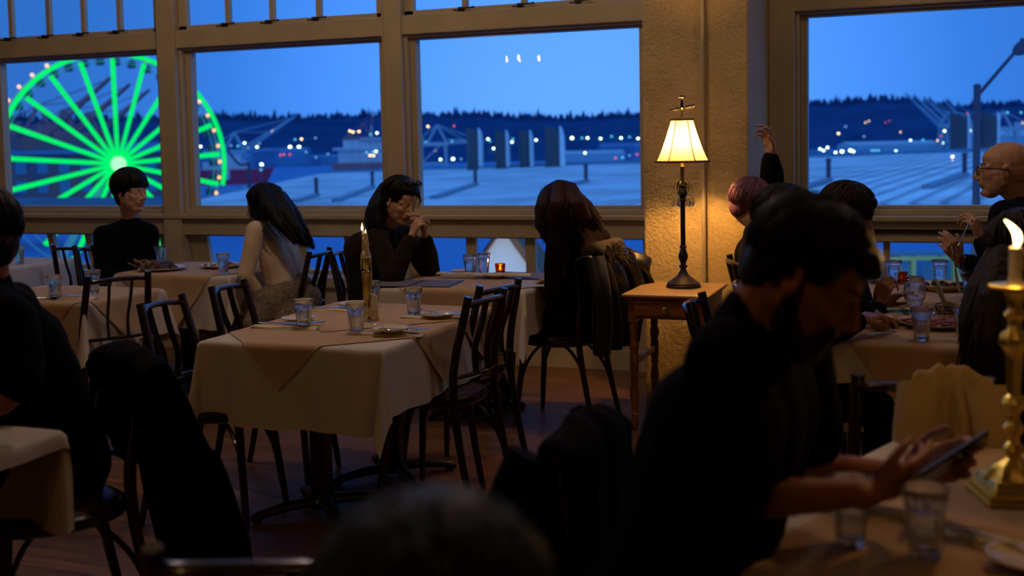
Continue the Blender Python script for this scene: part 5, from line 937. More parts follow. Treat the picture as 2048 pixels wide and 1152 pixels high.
t = dish('dinner_plate', 'large plate heaped with torn leftovers in front of the young man in black', 'plate', -4.60, 5.92, .15, .02, 'platew', 'food', 30, 3, .6, sz=.045, zs=.8)
b = MB(); r4 = random.Random(4)
for k in range(26): a = r4.uniform(2.0, 4.6); q = r4.uniform(.06, .17); p = V((q * cos(a), q * sin(a) - .02, .03 + r4.uniform(0, .03))); b.beam(p, p + V((r4.uniform(-.05, .03), r4.uniform(-.03, .03), r4.uniform(-.01, .03))), r4.uniform(.006, .018), .006)
b.build('crusts', MT['bread'], t)
dish('dinner_plate', 'plate of chopped food between the leftovers and the full tumbler by the window', 'plate', -4.30, 6.14, .14, .02, 'plate', 'bread', 40, 7, .85, sz=.016)
dish('pizza_plate', 'big plate with tomato-smeared pizza on the busy table', 'plate', .01, 4.70, .15, .022, 'plate', 'sauce', 30, 9, .8, sz=.03, zs=.25)
dish('salad_plate', 'plate with green salad leaves at the rear of the busy table', 'plate', -.13, 4.93, .13, .018, 'platew', 'leaf', 34, 10, .55, sz=.022, zs=.35)
dish('sauce_bowl', 'shallow round bowl in the middle of the busy table', 'bowl', -.16, 4.74, .075, .026, 'plate', None, 0, 11, bowl=True)
dish('serving_dish', 'brown dish with food in front of the bald man\'s arms', 'dish', .03, 5.86, .125, .032, 'plate', 'food', 40, 12, .8, bowl=True, sz=.022)
o = MB(); rr = random.Random(3); blob(o, (0, 0, .02), 9, (.02, .025, .02), .02, rr, .8); o = o.build('bread_piece', MT['bread']); o.location = (-.20, 4.55, ZT - .005); tag(o, 'torn bread piece at the left front of the busy table', 'bread')
# wire basket with paper
t = thing('bread_basket', 'wire bread basket lined with white paper on the busy table', 'basket', (.08, 4.90, ZT)); b = MB()
for z, r in ((.002, .06), (.03, .072), (.06, .085)): b.tube([V((r * cos(2 * pi * k / 28), r * .8 * sin(2 * pi * k / 28), z)) for k in range(28)], .0022, 6, closed=True)
for k in range(22): a = 2 * pi * k / 22; b.tube([(.06 * cos(a), .048 * sin(a), .002), (.085 * cos(a + .12), .068 * sin(a + .12), .06)], .0013, 5)
b.build('wire_frame', MT['wire'], t)
MB().grid(lambda u, v: V(((u - .5) * .16, (v - .5) * .10, .006 + .30 * abs(u - .5) ** 1.5 + .10 * abs(v - .5) + .01 * sin(u * 20))), 20, 10).build('paper_liner', MT['paper'], t)

# ================================================================== PEOPLE
def basis(yaw, pitch, roll):
    """head frame: X forward, Y left, Z up. pitch>0 looks down, roll>0 tips to its right"""
    return Matrix.Rotation(yaw, 3, 'Z') @ Matrix.Rotation(pitch, 3, 'Y') @ Matrix.Rotation(roll, 3, 'X')

def head_prims(b, c, M, s=1., chin=1., nose=1.):
    T = lambda p: V(c) + M @ (V(p) * s)
    def E(p, r): b.ell(T(p), tuple(q * s for q in r), M, 16, 12)
    def Cc(p, q, r1, r2=None): b.cap(T(p), T(q), r1 * s, (r2 or r1) * s)
    E((-.014, 0, .038), (.100, .078, .086)); E((-.03, 0, .01), (.083, .074, .08)); E((.034, 0, -.018), (.060, .062, .082))
    E((.036, 0, .050), (.052, .058, .050))
    E((.050, 0, -.088), (.036, .038 * chin, .028)); 
    for y in (-1, 1):
        Cc((-.002, y * .056, -.045), (.052, y * .022 * chin, -.092), .019, .018); E((.054, y * .036, -.018), (.030, .025, .026))
        Cc((.082, y * .012, .024), (.064, y * .050, .018), .0105, .011)
        E((.074, y * .031, .003), (.0155, .016, .0125))
        E((.100, y * .0125, -.034), (.011, .009, .008))
        e = T((-.006, y * .080, -.002)); Me = M @ Matrix.Rotation(y * .35, 3, 'Z') @ Matrix.Rotation(-.15, 3, 'Y'); b.ell(e, (.019 * s, .007 * s, .032 * s), Me, 12, 10); b.ell(T((-.008, y * .077, .012)), (.016 * s, .010 * s, .016 * s), Me); b.ell(T((-.002, y * .079, -.024)), (.009 * s, .006 * s, .011 * s), Me)
    Cc((.090, 0, .012), (.112 * (1 if nose == 1 else nose), 0, -.026), .0085, .0115)
    Cc((.085, -.020, -.0575), (.085, .020, -.0575), .0065); Cc((.093, -.008, -.056), (.093, .008, -.056), .0068); Cc((.088, -.014, -.0675), (.088, .014, -.0675), .0078)
    for y in (-1, 1): E((.024, y * .026, -.058), (.050, .034, .044)); E((.012, y * .045, -.02), (.042, .028, .058))
    E((.078, 0, -.052), (.022, .030, .028)); E((.076, 0, -.094), (.016, .017, .014))

def head_fn(c, M, s):
    Mi = M.transposed(); c = V(c)
    def fn(p, n):
        l = (Mi @ (p - c)) / s
        if l.length > .17: return p
        d = V((0, 0, 0))
        for y in (-1, 1):
            q = ((l.x - .088) / .028) ** 2 + ((l.y - y * .019) / .012) ** 2 + ((l.z - .006) / .011) ** 2; d.x -= .0075 * math.exp(-q)
            q = ((l.x - .07) / .03) ** 2 + ((l.y - y * .050) / .014) ** 2 + ((l.z - .006) / .014) ** 2; d.x -= .004 * math.exp(-q)
            q = ((l.x + .004) / .010) ** 2 + ((abs(l.y) - .086) / .012) ** 2 + ((l.z - .002) / .016) ** 2; d.y -= .003 * (1 if l.y > 0 else -1) * math.exp(-q)
        q = ((l.x - .10) / .02) ** 2 + (l.y / .024) ** 2 + ((l.z + .0615) / .0028) ** 2; d.x -= .004 * math.exp(-q)
        q = ((l.x - .09) / .03) ** 2 + (l.y / .03) ** 2 + ((l.z + .079) / .007) ** 2; d.x -= .004 * math.exp(-q)
        return p + M @ (d * s)
    return fn

def skin_mat(c, M, s, eyes=True, beard=None):
    Mi = M.transposed(); c = V(c)
    def f(p):
        l = (Mi @ (p - c)) / s
        if l.length < .15 and l.x > .045:
            ay = abs(l.y)
            if l.x > .076 and ay < .025 - abs(l.z + .0615) * 1.2 and -.0715 < l.z < -.0515: return 1
        return 0
    return f

def hand(b, w, d, n, side=1, curl=(.5, .5, .55, .6), thumb=.5, s=1., spread=.06, bend=0.):
    """w wrist, d direction of the metacarpals, n palm normal, side=+1 when the thumb lies towards n x d"""
    w, d, n = V(w), V(d).normalized(), V(n); n = (n - d * n.dot(d)).normalized(); a = n.cross(d) * side
    kn = []
    for i, (al, ac) in enumerate(((.088, .030), (.092, .010), (.087, -.010), (.078, -.028))):
        k = w + (d * al + a * ac) * s; kn.append(k); b.cap(w + (d * .012 + a * ac * .55) * s, k, .0125 * s, .0108 * s, 10)
    b.cap(w + (d * .01 + a * .012) * s, w + (d * .05 + a * .026 + n * .006) * s, .0145 * s, .012 * s)
    b.cap(w + (d * .01 - a * .012) * s, w + (d * .06 - a * .018 + n * .004) * s, .0135 * s, .011 * s)
    b.cap(w - d * .03 * s, w + d * .02 * s, .022 * s, .021 * s)
    L = ((.043, .026, .022), (.047, .030, .023), (.043, .028, .022), (.034, .021, .019))
    for i in range(4):
        k = kn[i]; ang = bend; dd = (d + a * spread * (1.5 - i)).normalized(); nn = (n - dd * n.dot(dd)).normalized(); r = (.0088, .009, .0085, .0075)[i] * s
        for j in range(3):
            ang += curl[i] * (.9, 1.15, .8)[j]; v = dd * cos(ang) + nn * sin(ang); e = k + v * L[i][j] * s; b.cap(k, e, r, r * .9, 9); k = e; r *= .9
    k = w + (d * .018 + a * .026 + n * .006) * s; ang = .75 - thumb * .35; r = .0115 * s
    for j, ll in enumerate((.036, .030, .025)):
        ang -= (0, .25, .3)[j] * (1 if thumb > 0 else .3); v = (d * cos(ang) + a * sin(ang) + n * thumb * (.5 + .35 * j)).normalized(); e = k + v * ll * s; b.cap(k, e, r, r * .88, 10); k = e; r *= .88

def hair_shell(b, c, M, s, prims):
    for p, r in prims: b.ell(V(c) + M @ (V(p) * s), tuple(q * s for q in r), M, 16, 12)

def hair_locks(b, c, M, s, n, r=.0035, seed=1, cen=(-.018, 0, .045), rad=(.112, .094, .102), face=1.0, back=2.2, side=1.7, fringe=.9, jit=.05, top=.5):
    rr = random.Random(seed)
    for k in range(n):
        az = rr.uniform(-pi, pi); f = abs(az)
        end = fringe if f < .85 else (side if f < 1.9 else back); end *= rr.uniform(.8, 1.05); st = rr.uniform(0, top) * end; pts = []
        sw = rr.uniform(-.25, .25)
        for j in range(6):
            t = j / 5; th = st + (end - st) * t; a = az + sw * t; q = 1.0 + jit * rr.uniform(0, 1) * .5 + (.05 * t if rr.random() < .15 else 0)
            l = V((cen[0] + rad[0] * sin(th) * cos(a) * q, cen[1] + rad[1] * sin(th) * sin(a) * q, cen[2] + rad[2] * cos(th) * q)); pts.append(V(c) + M @ (l * s))
        b.tube(pts, [r * s, r * s * 1.2, r * s * 1.2, r * s, r * s * .8, r * s * .2], 5)

def locks(b, guides, n, r, seed=1, j0=.01, j1=.03, sub=4):
    """strands following guide polylines; guides = list of lists of points; strands interpolate between neighbours"""
    rr = random.Random(seed); G = [[V(p) for p in g] for g in guides]
    for k in range(n):
        u = rr.uniform(0, len(G) - 1.001); i = int(u); t = u - i; A, B = G[i], G[min(i + 1, len(G) - 1)]; m = len(A); of = V((rr.uniform(-1.4, 1.4), rr.uniform(-1.4, 1.4), rr.uniform(-1.4, 1.4)))
        cut = rr.uniform(.8, 1.0); pts = []
        for q in range(m):
            w2 = q / (m - 1); pts.append(A[q].lerp(B[q], t) + of * (j0 + (j1 - j0) * w2))
        if cut < .9: pts[-1] = pts[-2].lerp(pts[-1], cut)
        rs = [r * (1 if q < m - 1 else .15) for q in range(m)]
        b.tube(pts, rs, 5, sub=sub)

def person(name, label, seat, yaw, lean=.1, hd=None, hyaw=None, hpitch=0., hroll=0., J=None, skin='skin', top='black', bottom='pants', hair='hair', hair_fn=None, s=1., hs=1., width=1., sleeve=.97, hands=(), vox=.0055, chin=1., nose=1., tvox=.010, eyes=True, neck_r=.052, bulk=1., legs=True, collar=.0):
    """seat: point on the floor under the pelvis. J: world joints overriding the seated default"""
    S = V((seat[0], seat[1], 0)); cy, sy = cos(yaw), sin(yaw); F = V((cy, sy, 0)); Lf = V((-sy, cy, 0)); U = V((0, 0, 1))
    sp = (U * cos(lean) + F * sin(lean))
    P0 = S + U * .56; j = dict(pel=P0, chest=P0 + sp * .34 * s, neck=P0 + sp * .50 * s)
    j['head'] = j['neck'] + (sp + F * .25).normalized() * .16 * s
    for k, sg in (('L', 1), ('R', -1)):
        j['sh' + k] = P0 + sp * .44 * s + Lf * sg * .175 * width * s; j['hip' + k] = P0 - U * .03 + Lf * sg * .09; j['kn' + k] = S + F * .42 + Lf * sg * .13 + U * .53; j['ft' + k] = S + F * .44 + Lf * sg * .14 + U * .06
        j['el' + k] = j['sh' + k] + (F * .12 - U * .24 + Lf * sg * .04); j['wr' + k] = j['el' + k] + F * .22 + U * .02 - Lf * sg * .06
    if hd is not None: j['head'] = V(hd)
    for k, v in (J or {}).items(): j[k] = V(v)
    if 'neck' not in (J or {}) and hd is not None:
        pass
    M = basis(hyaw if hyaw is not None else yaw, hpitch, hroll); hc = j['head']
    root = thing(name, label, 'person', S); off = S
    # ---- body
    b = MB(); head_prims(b, hc, M, hs, chin, nose)
    nb = hc + M @ (V((-.028, 0, -.045)) * hs); b.cap(nb, j['neck'], neck_r * hs, neck_r * 1.08 * hs); b.cap(hc + M @ (V((-.01, 0, -.06)) * hs), j['neck'], neck_r * .9 * hs, neck_r * hs)
    b.cap(j['neck'], j['chest'], .05, .06); b.cap(j['chest'], j['pel'], .06, .07)
    for k, sg in (('L', 1), ('R', -1)):
        b.cap(j['neck'] - sp * .03, j['sh' + k], .045, .045); b.chain([j['sh' + k], j['el' + k]], [.043, .036]); m = j['el' + k].lerp(j['wr' + k], .35); b.chain([j['el' + k], m, j['wr' + k]], [.035, .037, .024]); b.cap(j['pel'], j['hip' + k], .08)
        if legs: b.chain([j['hip' + k], j['kn' + k]], [.07, .048]); b.chain([j['kn' + k], j['ft' + k]], [.045, .034])
    for h in hands: hand(b, j['wr' + h['k']], h['d'], h['n'], h.get('side', 1), h.get('curl', (.5, .5, .55, .6)), h.get('thumb', .5), h.get('s', 1.), h.get('spread', .06), h.get('bend', 0.))
    if len(hands) < 2:
        have = [h['k'] for h in hands]
        for k, sg in (('L', 1), ('R', -1)):
            if k not in have: d = (j['wr' + k] - j['el' + k]).normalized(); hand(b, j['wr' + k], d, -U + Lf * -sg * .3, 1 if sg < 0 else -1)
    me = fuse(b, vox, 5, .5, head_fn(hc, M, hs)); bvh = BVHTree.FromPolygons([v.co for v in me.vertices], [list(p.vertices) for p in me.polygons])
    def surf(y, z, d=.001):
        h = bvh.ray_cast(hc + M @ (V((.2, y, z)) * hs), M @ V((-1, 0, 0)), .3)[0]; return (h if h else hc + M @ (V((.085, y, z)) * hs)) + M @ V((d, 0, 0))
    bo = fobj('body', me, [MT[skin], MT[skin + '_lip']], root, off, skin_mat(hc, M, hs, eyes))
    for nm, pts, rr_ in (('eyebrow', ((.012, .026), (.024, .031), (.038, .031), (.050, .025)), (.0030, .0044, .0040, .0016)), ('eyelashes', ((.019, .001), (.026, .0045), (.034, .0055), (.044, .002)), (.0008, .0014, .0016, .0008))):
        for sg in (-1, 1): MB().tube([surf(sg * a, z) for a, z in pts], [q * hs for q in rr_], 6, flat=.6, sub=4).build(nm, MT[skin + '_brow'], bo, off=off)
    # ---- top
    b = MB(); q = .088 * width * s; bk = bulk
    for sg in (-1, 1):
        b.cap(j['pel'] + Lf * sg * .075 + U * .02, j['chest'] + Lf * sg * q, .112 * bk, .108 * bk * s)
        b.cap(j['chest'] + Lf * sg * q, j['neck'] - sp * .09 + Lf * sg * .07, .105 * bk * s, .075 * s)
    b.cap(j['pel'], j['chest'], .12 * bk, .11 * bk)
    b.cap(j['neck'] - sp * .06, j['neck'] + (nb - j['neck']).normalized() * (.012 + collar), neck_r * 1.5, neck_r * 1.16)
    for k in 'LR':
        b.cap(j['neck'] - sp * .045, j['sh' + k], .058 * s, .066 * s); e2 = j['el' + k]; w2 = j['wr' + k]
        if sleeve < .5: e3 = j['sh' + k].lerp(e2, sleeve * 1.9); b.chain([j['sh' + k], e3], [.070 * s, .066 * s])
        else: m = e2.lerp(w2, .5); w3 = e2.lerp(w2, sleeve - .08); b.chain([j['sh' + k], e2, m, w3], [.068 * s, .054 * s * bk, .050 * s * bk, .040 * s * bk])
    sd = hash(name + str(round(seat[0], 2))) % 7 if False else seat[0] * 3
    fold = lambda p, n: p + n * (.007 * noise.noise(p * 8 + V((sd, 0, 0))) + .004 * noise.noise(V((p.x * 22, p.y * 22, p.z * 13))))
    me = fuse(b, tvox, 5, .5, fold); fobj('top', me, MT[top], root, off)
    # ---- trousers, shoes
    b = MB()
    for k in 'LR': b.cap(j['pel'], j['hip' + k], .115, .10); b.chain([j['hip' + k], j['kn' + k]], [.098, .068]); b.chain([j['kn' + k], j['ft' + k] + U * .02], [.066, .05])
    fobj('trousers', fuse(b, .014, 4, .5, fold), MT[bottom], root, off)
    for k in 'LR':
        b = MB(); f0 = j['ft' + k].copy(); f0.z = .045; b.cap(f0 - F * .05, f0 + F * .12 - U * .012, .04, .034); b.cap(f0 - F * .04, f0 + U * .05, .042, .042); fobj('shoe', fuse(b, .009, 2), MT['shoe'], root, off)
    if hair_fn:
        b = MB(); b2 = MB(); hair_fn(b, b2, hc, M, hs)
        me = fuse(b, .0065, 4, .5, lambda p, n: p + n * .0035 * noise.noise(V((p.x * 60, p.y * 60, p.z * 14))))
        o = fobj('hair', me, MT[hair], root, off)
        if b2.v: b2.build('hair_strands', MT[hair], o, off=off, auto=False)
    return root, j, M, F, Lf

SHORT = [((-.022, 0, .050), (.104, .086, .090)), ((-.060, 0, -.01), (.050, .070, .075)), ((.035, 0, .092), (.058, .066, .036)), ((-.03, .070, .02), (.045, .016, .05)), ((-.03, -.070, .02), (.045, .016, .05)), ((.028, .070, .045), (.02, .010, .035)), ((.028, -.070, .045), (.02, .010, .035))]

# A --- young man, black sweater
def hA(b, b2, c, M, s):
    hair_shell(b, c, M, s, SHORT + [((.062, 0, .072), (.036, .066, .040)), ((.076, .01, .052), (.020, .056, .026)), ((-.02, 0, .06), (.110, .092, .092)), ((-.065, 0, -.05), (.034, .058, .04)), ((.012, .076, .02), (.028, .012, .045)), ((.012, -.076, .02), (.028, .012, .045))]); hair_locks(b2, c, M, s, 420, .0035, 2, rad=(.116, .098, .103), fringe=1.25, side=1.75, back=2.3)
hd = V((-5.006, 6.15, 1.241)); 
rA, jA, MA, FA, LA = person('person', 'young man with black fringe and black sweater, gazing right before the green wheel', (-5.07, 6.20), -.35, .05, hd - V((0, 0, .0)), -.16, .06, .0, hair_fn=hA, skin='skinpale', vox=.0042, hs=1.12,
    J=dict(neck=(-5.056, 6.2, 1.064), shL=(-5.009, 6.32, 0.958), shR=(-5.132, 6.02, 0.967), chest=(-5.096, 6.2, 0.852), elR=(-5.098, 5.95, 0.717), wrR=(-4.858, 5.9, 0.714), elL=(-4.974, 6.28, 0.71), wrL=(-4.882, 6.1, 0.678)))

# B --- woman in cream knit, seen from behind
def hB(b, b2, c, M, s):
    hair_shell(b, c, M, s, [((-.02, 0, .045), (.112, .094, .098)), ((-.05, 0, -.03), (.07, .085, .09)), ((.03, 0, .07), (.065, .08, .055)), ((.02, .078, -.01), (.04, .022, .07)), ((.02, -.078, -.01), (.04, .022, .07))])
    g = [[(-3.971, 5.98, 1.197), (-3.89, 5.88, 1.125), (-3.829, 5.84, 1.037), (-3.732, 5.84, 0.932)], [(-3.86, 5.95, 1.259), (-3.747, 5.85, 1.157), (-3.65, 5.8, 1.056), (-3.551, 5.8, 0.953)], [(-3.803, 6, 1.241), (-3.655, 5.88, 1.126), (-3.571, 5.85, 1.038), (-3.507, 5.85, 0.934)], [(-3.8, 6.05, 1.208), (-3.672, 5.98, 1.105), (-3.578, 5.95, 1.01), (-3.519, 5.95, 0.907)]]
    for q in g[1:]: b.chain([V(p) for p in q], [.05, .05, .032, .012])
    locks(b2, g[1:], 260, .0035, 3, .014, .018); locks(b2, g[:2], 26, .002, 4, .012, .02)
    hair_locks(b2, c, M, s, 200, .0035, 3, rad=(.118, .1, .105), fringe=1.3, side=2.2, back=2.4)
rB, jB, MB_, FB, LB = person('person', 'woman with long black hair in a cream knit top, seen from behind at the window', (-3.80, 6.02), pi + .12, .12, (-3.886, 6, 1.149), pi + .15, .12, 0, hair_fn=hB, top='cream', bottom='lace', s=.95, width=.92, skin='skinpale', bulk=.95,
    J=dict(pel=(-3.704, 6, 0.579), neck=(-3.829, 6, 1.035), chest=(-3.777, 6, 0.825), shR=(-3.824, 6.16, 0.973), shL=(-3.837, 5.83, 1.017), elL=(-3.872, 5.76, 0.757), wrL=(-3.832, 5.84, 0.621), elR=(-4.03, 6.15, 0.691), wrR=(-4.179, 6.15, 0.714)))
# skirt spreading over the chair
b = MB(); b.chain([V((-3.673, 5.98, 0.629)), V((-3.753, 5.85, 0.561)), V((-3.815, 5.75, 0.458))], [.13, .12, .08]); b.chain([V((-3.651, 6, 0.581)), V((-3.668, 5.85, 0.479))], [.14, .10]); b.chain([V((-3.694, 5.9, 0.623)), V((-3.788, 5.8, 0.618))], [.11, .06])
fobj('skirt', fuse(b, .01, 5, .5, lambda p, n: p + n * (.012 * noise.noise(V((p.x * 14, p.y * 14, p.z * 4))))), MT['lace'], rB, (-3.80, 6.02, 0))

# C --- long-haired man with clasped hands, sunglasses on head
def hC(b, b2, c, M, s):
    hair_shell(b, c, M, s, SHORT + [((-.03, 0, .05), (.108, .092, .092)), ((-.06, 0, -.05), (.055, .08, .09)), ((-.045, -.078, -.02), (.03, .018, .075))])
    g = [[(-3.024, 5.95, 1.255), (-3.071, 5.92, 1.168), (-3.085, 5.88, 1.098), (-3.056, 5.84, 1.022)], [(-3.024, 5.95, 1.261), (-3.06, 5.9, 1.175), (-3.062, 5.86, 1.084), (-3.034, 5.84, 1.005)], [(-2.974, 5.9, 1.242), (-3.009, 5.85, 1.158), (-3.009, 5.82, 1.073), (-2.981, 5.8, 1.002)]]
    for q in g: b.chain([V(p) for p in q], [.045, .045, .04, .018])
    locks(b2, g, 260, .003, 7, .016, .024); hair_locks(b2, c, M, s, 260, .0035, 5, rad=(.116, .100, .102), fringe=.75, side=1.55, back=2.3)
    locks(b2, [[(-2.79, 5.85, 1.243), (-2.751, 5.82, 1.225), (-2.746, 5.82, 1.188), (-2.765, 5.82, 1.156)], [(-2.796, 5.85, 1.258), (-2.744, 5.82, 1.236), (-2.733, 5.82, 1.202), (-2.753, 5.82, 1.162)]], 6, .0018, 6, .002, .004)
rC, jC, MC, FC, LC = person('person', 'long-haired man in dark fleece, hands clasped at his cheek, sunglasses on his head', (-3.14, 6.02), -.02, .38, (-2.895, 5.88, 1.185), -.40, .36, -.12, hair_fn=hC, top='brown', skin='skinpale', vox=.0042, bulk=1.12, hs=1.03,
    J=dict(neck=(-3.024, 5.95, 1.043), chest=(-3.154, 6, 0.896), shR=(-3.014, 5.8, 0.979), shL=(-3.011, 6.16, 0.974), elR=(-2.842, 5.66, 0.773), wrR=(-2.772, 5.76, 0.996), elL=(-2.755, 5.98, 0.768), wrL=(-2.748, 5.9, 0.985)),
    hands=(dict(k='R', d=V((-2.716, 5.78, 1.119)) - V((-2.772, 5.76, 0.996)), n=(.6, .7, .1), side=-1, curl=(.75, .8, .85, .9), thumb=.2), dict(k='L', d=V((-2.741, 5.86, 1.108)) - V((-2.748, 5.9, 0.985)), n=(-.75, -.55, .1), side=1, curl=(.55, .6, .65, .7), thumb=.2)))
b = MB()
for sg in (-1, 1):
    T = lambda p: V((-2.895, 5.88, 1.185)) + MC @ (V(p) * 1.03)
    b.ell(T((.058, sg * .034, .142)), (.012, .030, .019), MC @ Matrix.Rotation(-.7, 3, 'Y'), 14, 8)
o3 = V((-3.14, 6.02, 0)); sg_ = b.build('sunglasses_lens', MT['lens'], rC, off=o3)
b = MB(); T = lambda p: V((-2.895, 5.88, 1.185)) + MC @ (V(p) * 1.03); b.tube([T((.052, -.07, .127)), T((.067, -.03, .150)), T((.070, 0, .144)), T((.067, .03, .150)), T((.052, .07, .127))], .0028, 6)
for sg in (-1, 1): b.tube([T((.052, sg * .07, .127)), T((.0, sg * .104, .08)), T((-.01, sg * .09, .02))], .0025, 6)
b.build('sunglasses_frame', MT['lens'], rC, off=o3)

# D --- woman in dark clothes, reddish hair
def hD(b, b2, c, M, s):
    hair_shell(b, c, M, s, [((-.02, 0, .045), (.114, .098, .098)), ((-.05, 0, -.03), (.075, .09, .09)), ((.04, 0, .04), (.07, .085, .08)), ((.03, .085, -.03), (.05, .022, .08)), ((.03, -.085, -.03), (.05, .022, .08))])
    g = [[(-1.938, 5.75, 1.244), (-1.939, 5.65, 1.169), (-1.941, 5.62, 1.078), (-1.929, 5.66, 0.98)], [(-1.865, 5.7, 1.272), (-1.839, 5.6, 1.184), (-1.868, 5.6, 1.106), (-1.876, 5.62, 1.005)], [(-1.816, 5.72, 1.258), (-1.744, 5.62, 1.183), (-1.71, 5.62, 1.118), (-1.685, 5.64, 1.065)], [(-1.814, 5.8, 1.214), (-1.735, 5.74, 1.15), (-1.68, 5.72, 1.099), (-1.648, 5.72, 1.052)]]
    for q in g: b.chain([V(p) for p in q], [.045, .05, .04, .012])
    locks(b2, g, 420, .0032, 9, .018, .022); hair_locks(b2, c, M, s, 220, .0035, 8, rad=(.12, .104, .105), fringe=1.4, side=2.2, back=2.4)
rD, jD, MD, FD, LD = person('person', 'woman with dark red-tinged hair in dark clothes, head bowed, back to the room', (-1.90, 5.84), pi - .1, .30, (-1.893, 5.78, 1.148), pi - .25, .45, 0, hair_fn=hD, hair='hairred', top='maroon', width=.95, skin='skinpale',
    J=dict(pel=(-1.808, 5.84, 0.546), neck=(-1.822, 5.8, 1.053), chest=(-1.789, 5.84, 0.901), shL=(-1.849, 5.62, 0.995), shR=(-1.741, 6, 0.975), elL=(-1.873, 5.58, 0.735), wrL=(-1.885, 5.72, 0.787), elR=(-1.942, 6, 0.743), wrR=(-1.961, 5.88, 0.751)),
    hands=(dict(k='R', d=(.3, -.9, -.3), n=(-.3, -.3, -.9), side=1, curl=(.3, .35, .4, .45), thumb=.3), dict(k='L', d=(-.9, .1, -.1), n=(0, 0, -1), side=-1)))

# E --- purple-haired person, arm raised
def hE(b, b2, c, M, s):
    hair_shell(b, c, M, s, SHORT); hair_locks(b2, c, M, s, 520, .0028, 12, rad=(.112, .094, .1), fringe=.9, side=1.7, back=2.3, jit=.12)
rE, jE, ME, FE, LE = person('person', 'short purple-haired person in a dark jacket raising one arm beside the concrete pier', (-.72, 6.02), .55, .10, (-0.923, 6.05, 1.16), .75, .30, .25, hair_fn=hE, hair='hairpurple', top='black', skin='skinpale', s=.95, bulk=1.3,
    J=dict(neck=(-0.856, 6, 1.045), chest=(-0.839, 6, 0.874), pel=(-0.801, 6, 0.558), shR=(-0.868, 5.85, 1.017), shL=(-0.833, 6.15, 1.015), elL=(-0.815, 6.12, 1.223), wrL=(-0.819, 6.1, 1.417), elR=(-0.886, 5.8, 0.829), wrR=(-0.787, 5.8, 0.69)),
    hands=(dict(k='L', d=(-.12, -.05, 1), n=(-.6, -.7, .2), side=-1, curl=(.6, .55, .7, .75), thumb=.6, s=1.15),))

# F --- black-haired person close behind the bearded man
def hF(b, b2, c, M, s):
    hair_shell(b, c, M, s, [((-.02, 0, .045), (.118, .100, .102)), ((-.06, 0, -.03), (.07, .085, .09)), ((.04, 0, .07), (.065, .08, .055))]); hair_locks(b2, c, M, s, 200, .004, 14, rad=(.124, .106, .108), fringe=1.0, side=2.0, back=2.4)
person('person', 'black-haired person in black, mostly hidden behind the bearded man', (-.62, 4.35), .1, .25, (-0.526, 4.32, 1.173), .25, .3, 0, hair_fn=hF, top='black', J=dict(neck=(-0.546, 4.3, 1.084), shR=(-0.52, 4.1, 1.031), shL=(-0.495, 4.5, 1.027), chest=(-0.574, 4.3, 0.933), elR=(-0.369, 4.14, 0.8), wrR=(-0.258, 4.35, 0.823), elL=(-0.352, 4.6, 0.862), wrL=(-0.24, 4.62, 0.813)))
# G --- dark-haired person with a hair tie on the wrist
def hG(b, b2, c, M, s):
    hair_shell(b, c, M, s, SHORT + [((-.02, 0, .05), (.112, .096, .098)), ((-.06, 0, -.04), (.06, .08, .085)), ((-.01, .082, -.01), (.04, .018, .07)), ((-.01, -.084, -.01), (.045, .02, .07))]); hair_locks(b2, c, M, s, 320, .0035, 15, rad=(.118, .103, .106), fringe=.8, side=2.0, back=2.4)
rG, jG, MG, FG, LG = person('person', 'dark-haired person with a black hair tie on the wrist, forehead showing above the bearded man', (-.57, 5.05), .12, .22, (-0.342, 4.85, 1.167), .15, .35, 0, hair_fn=hG, hair='hairbrown', skin='skin', top='navy', sleeve=.9,
    J=dict(neck=(-0.392, 4.9, 1.053), chest=(-0.441, 4.95, 0.898), shR=(-0.391, 4.72, 1.007), shL=(-0.368, 5.08, 0.994), elR=(-0.253, 4.8, 0.698), wrR=(-0.218, 4.88, 0.803), elL=(-0.286, 5.1, 0.71), wrL=(-0.22, 5.1, 0.767)),
    hands=(dict(k='R', d=(.25, .05, .9), n=(.5, .8, -.1), side=-1, curl=(.8, .85, .9, .9), thumb=.5),))
MB().tube([V((-0.22, 4.88, 0.816)) + V((.032 * cos(a), .032 * sin(a), .006 * sin(a))) for a in [2 * pi * k / 16 for k in range(16)]], .003, 6, closed=True).build('hair_tie', MT['black_metal'], rG, off=V((-.57, 5.05, 0)))

# H --- bald man with glasses, holding a fork
hH = V((0.289, 5.62, 1.337))
rH, jH, MH, FH, LH = person('person', 'bald man in glasses and dark blue jacket eating with a fork by the right window', (.74, 5.78), pi, .08, hH, pi - .02, -.02, 0, top='navy', vox=.0042, skin='skinpale', hs=1.08, bulk=1.05, collar=.012, width=1.05,
    J=dict(neck=(0.372, 5.66, 1.207), chest=(0.427, 5.7, 1.017), shL=(0.286, 5.45, 1.142), shR=(0.466, 5.95, 1.14), elL=(0.266, 5.4, 0.88), wrL=(0.189, 5.45, 1.035), elR=(0.251, 5.75, 0.857), wrR=(0.1, 5.55, 0.934)),
    hands=(dict(k='L', d=V((0.155, 5.45, 1.133)) - V((0.189, 5.45, 1.035)), n=(-.75, .4, -.1), side=1, curl=(.7, .8, .85, .9), thumb=.6), dict(k='R', d=V((0.035, 5.5, 1.043)) - V((0.1, 5.55, 0.934)), n=(-.1, .95, -.3), side=1, curl=(.62, .66, .72, .78), thumb=.3, spread=.0)), sleeve=.96)
oH = V((.74, 5.78, 0)); T = lambda p: hH + MH @ (V(p) * 1.08)
b = MB()
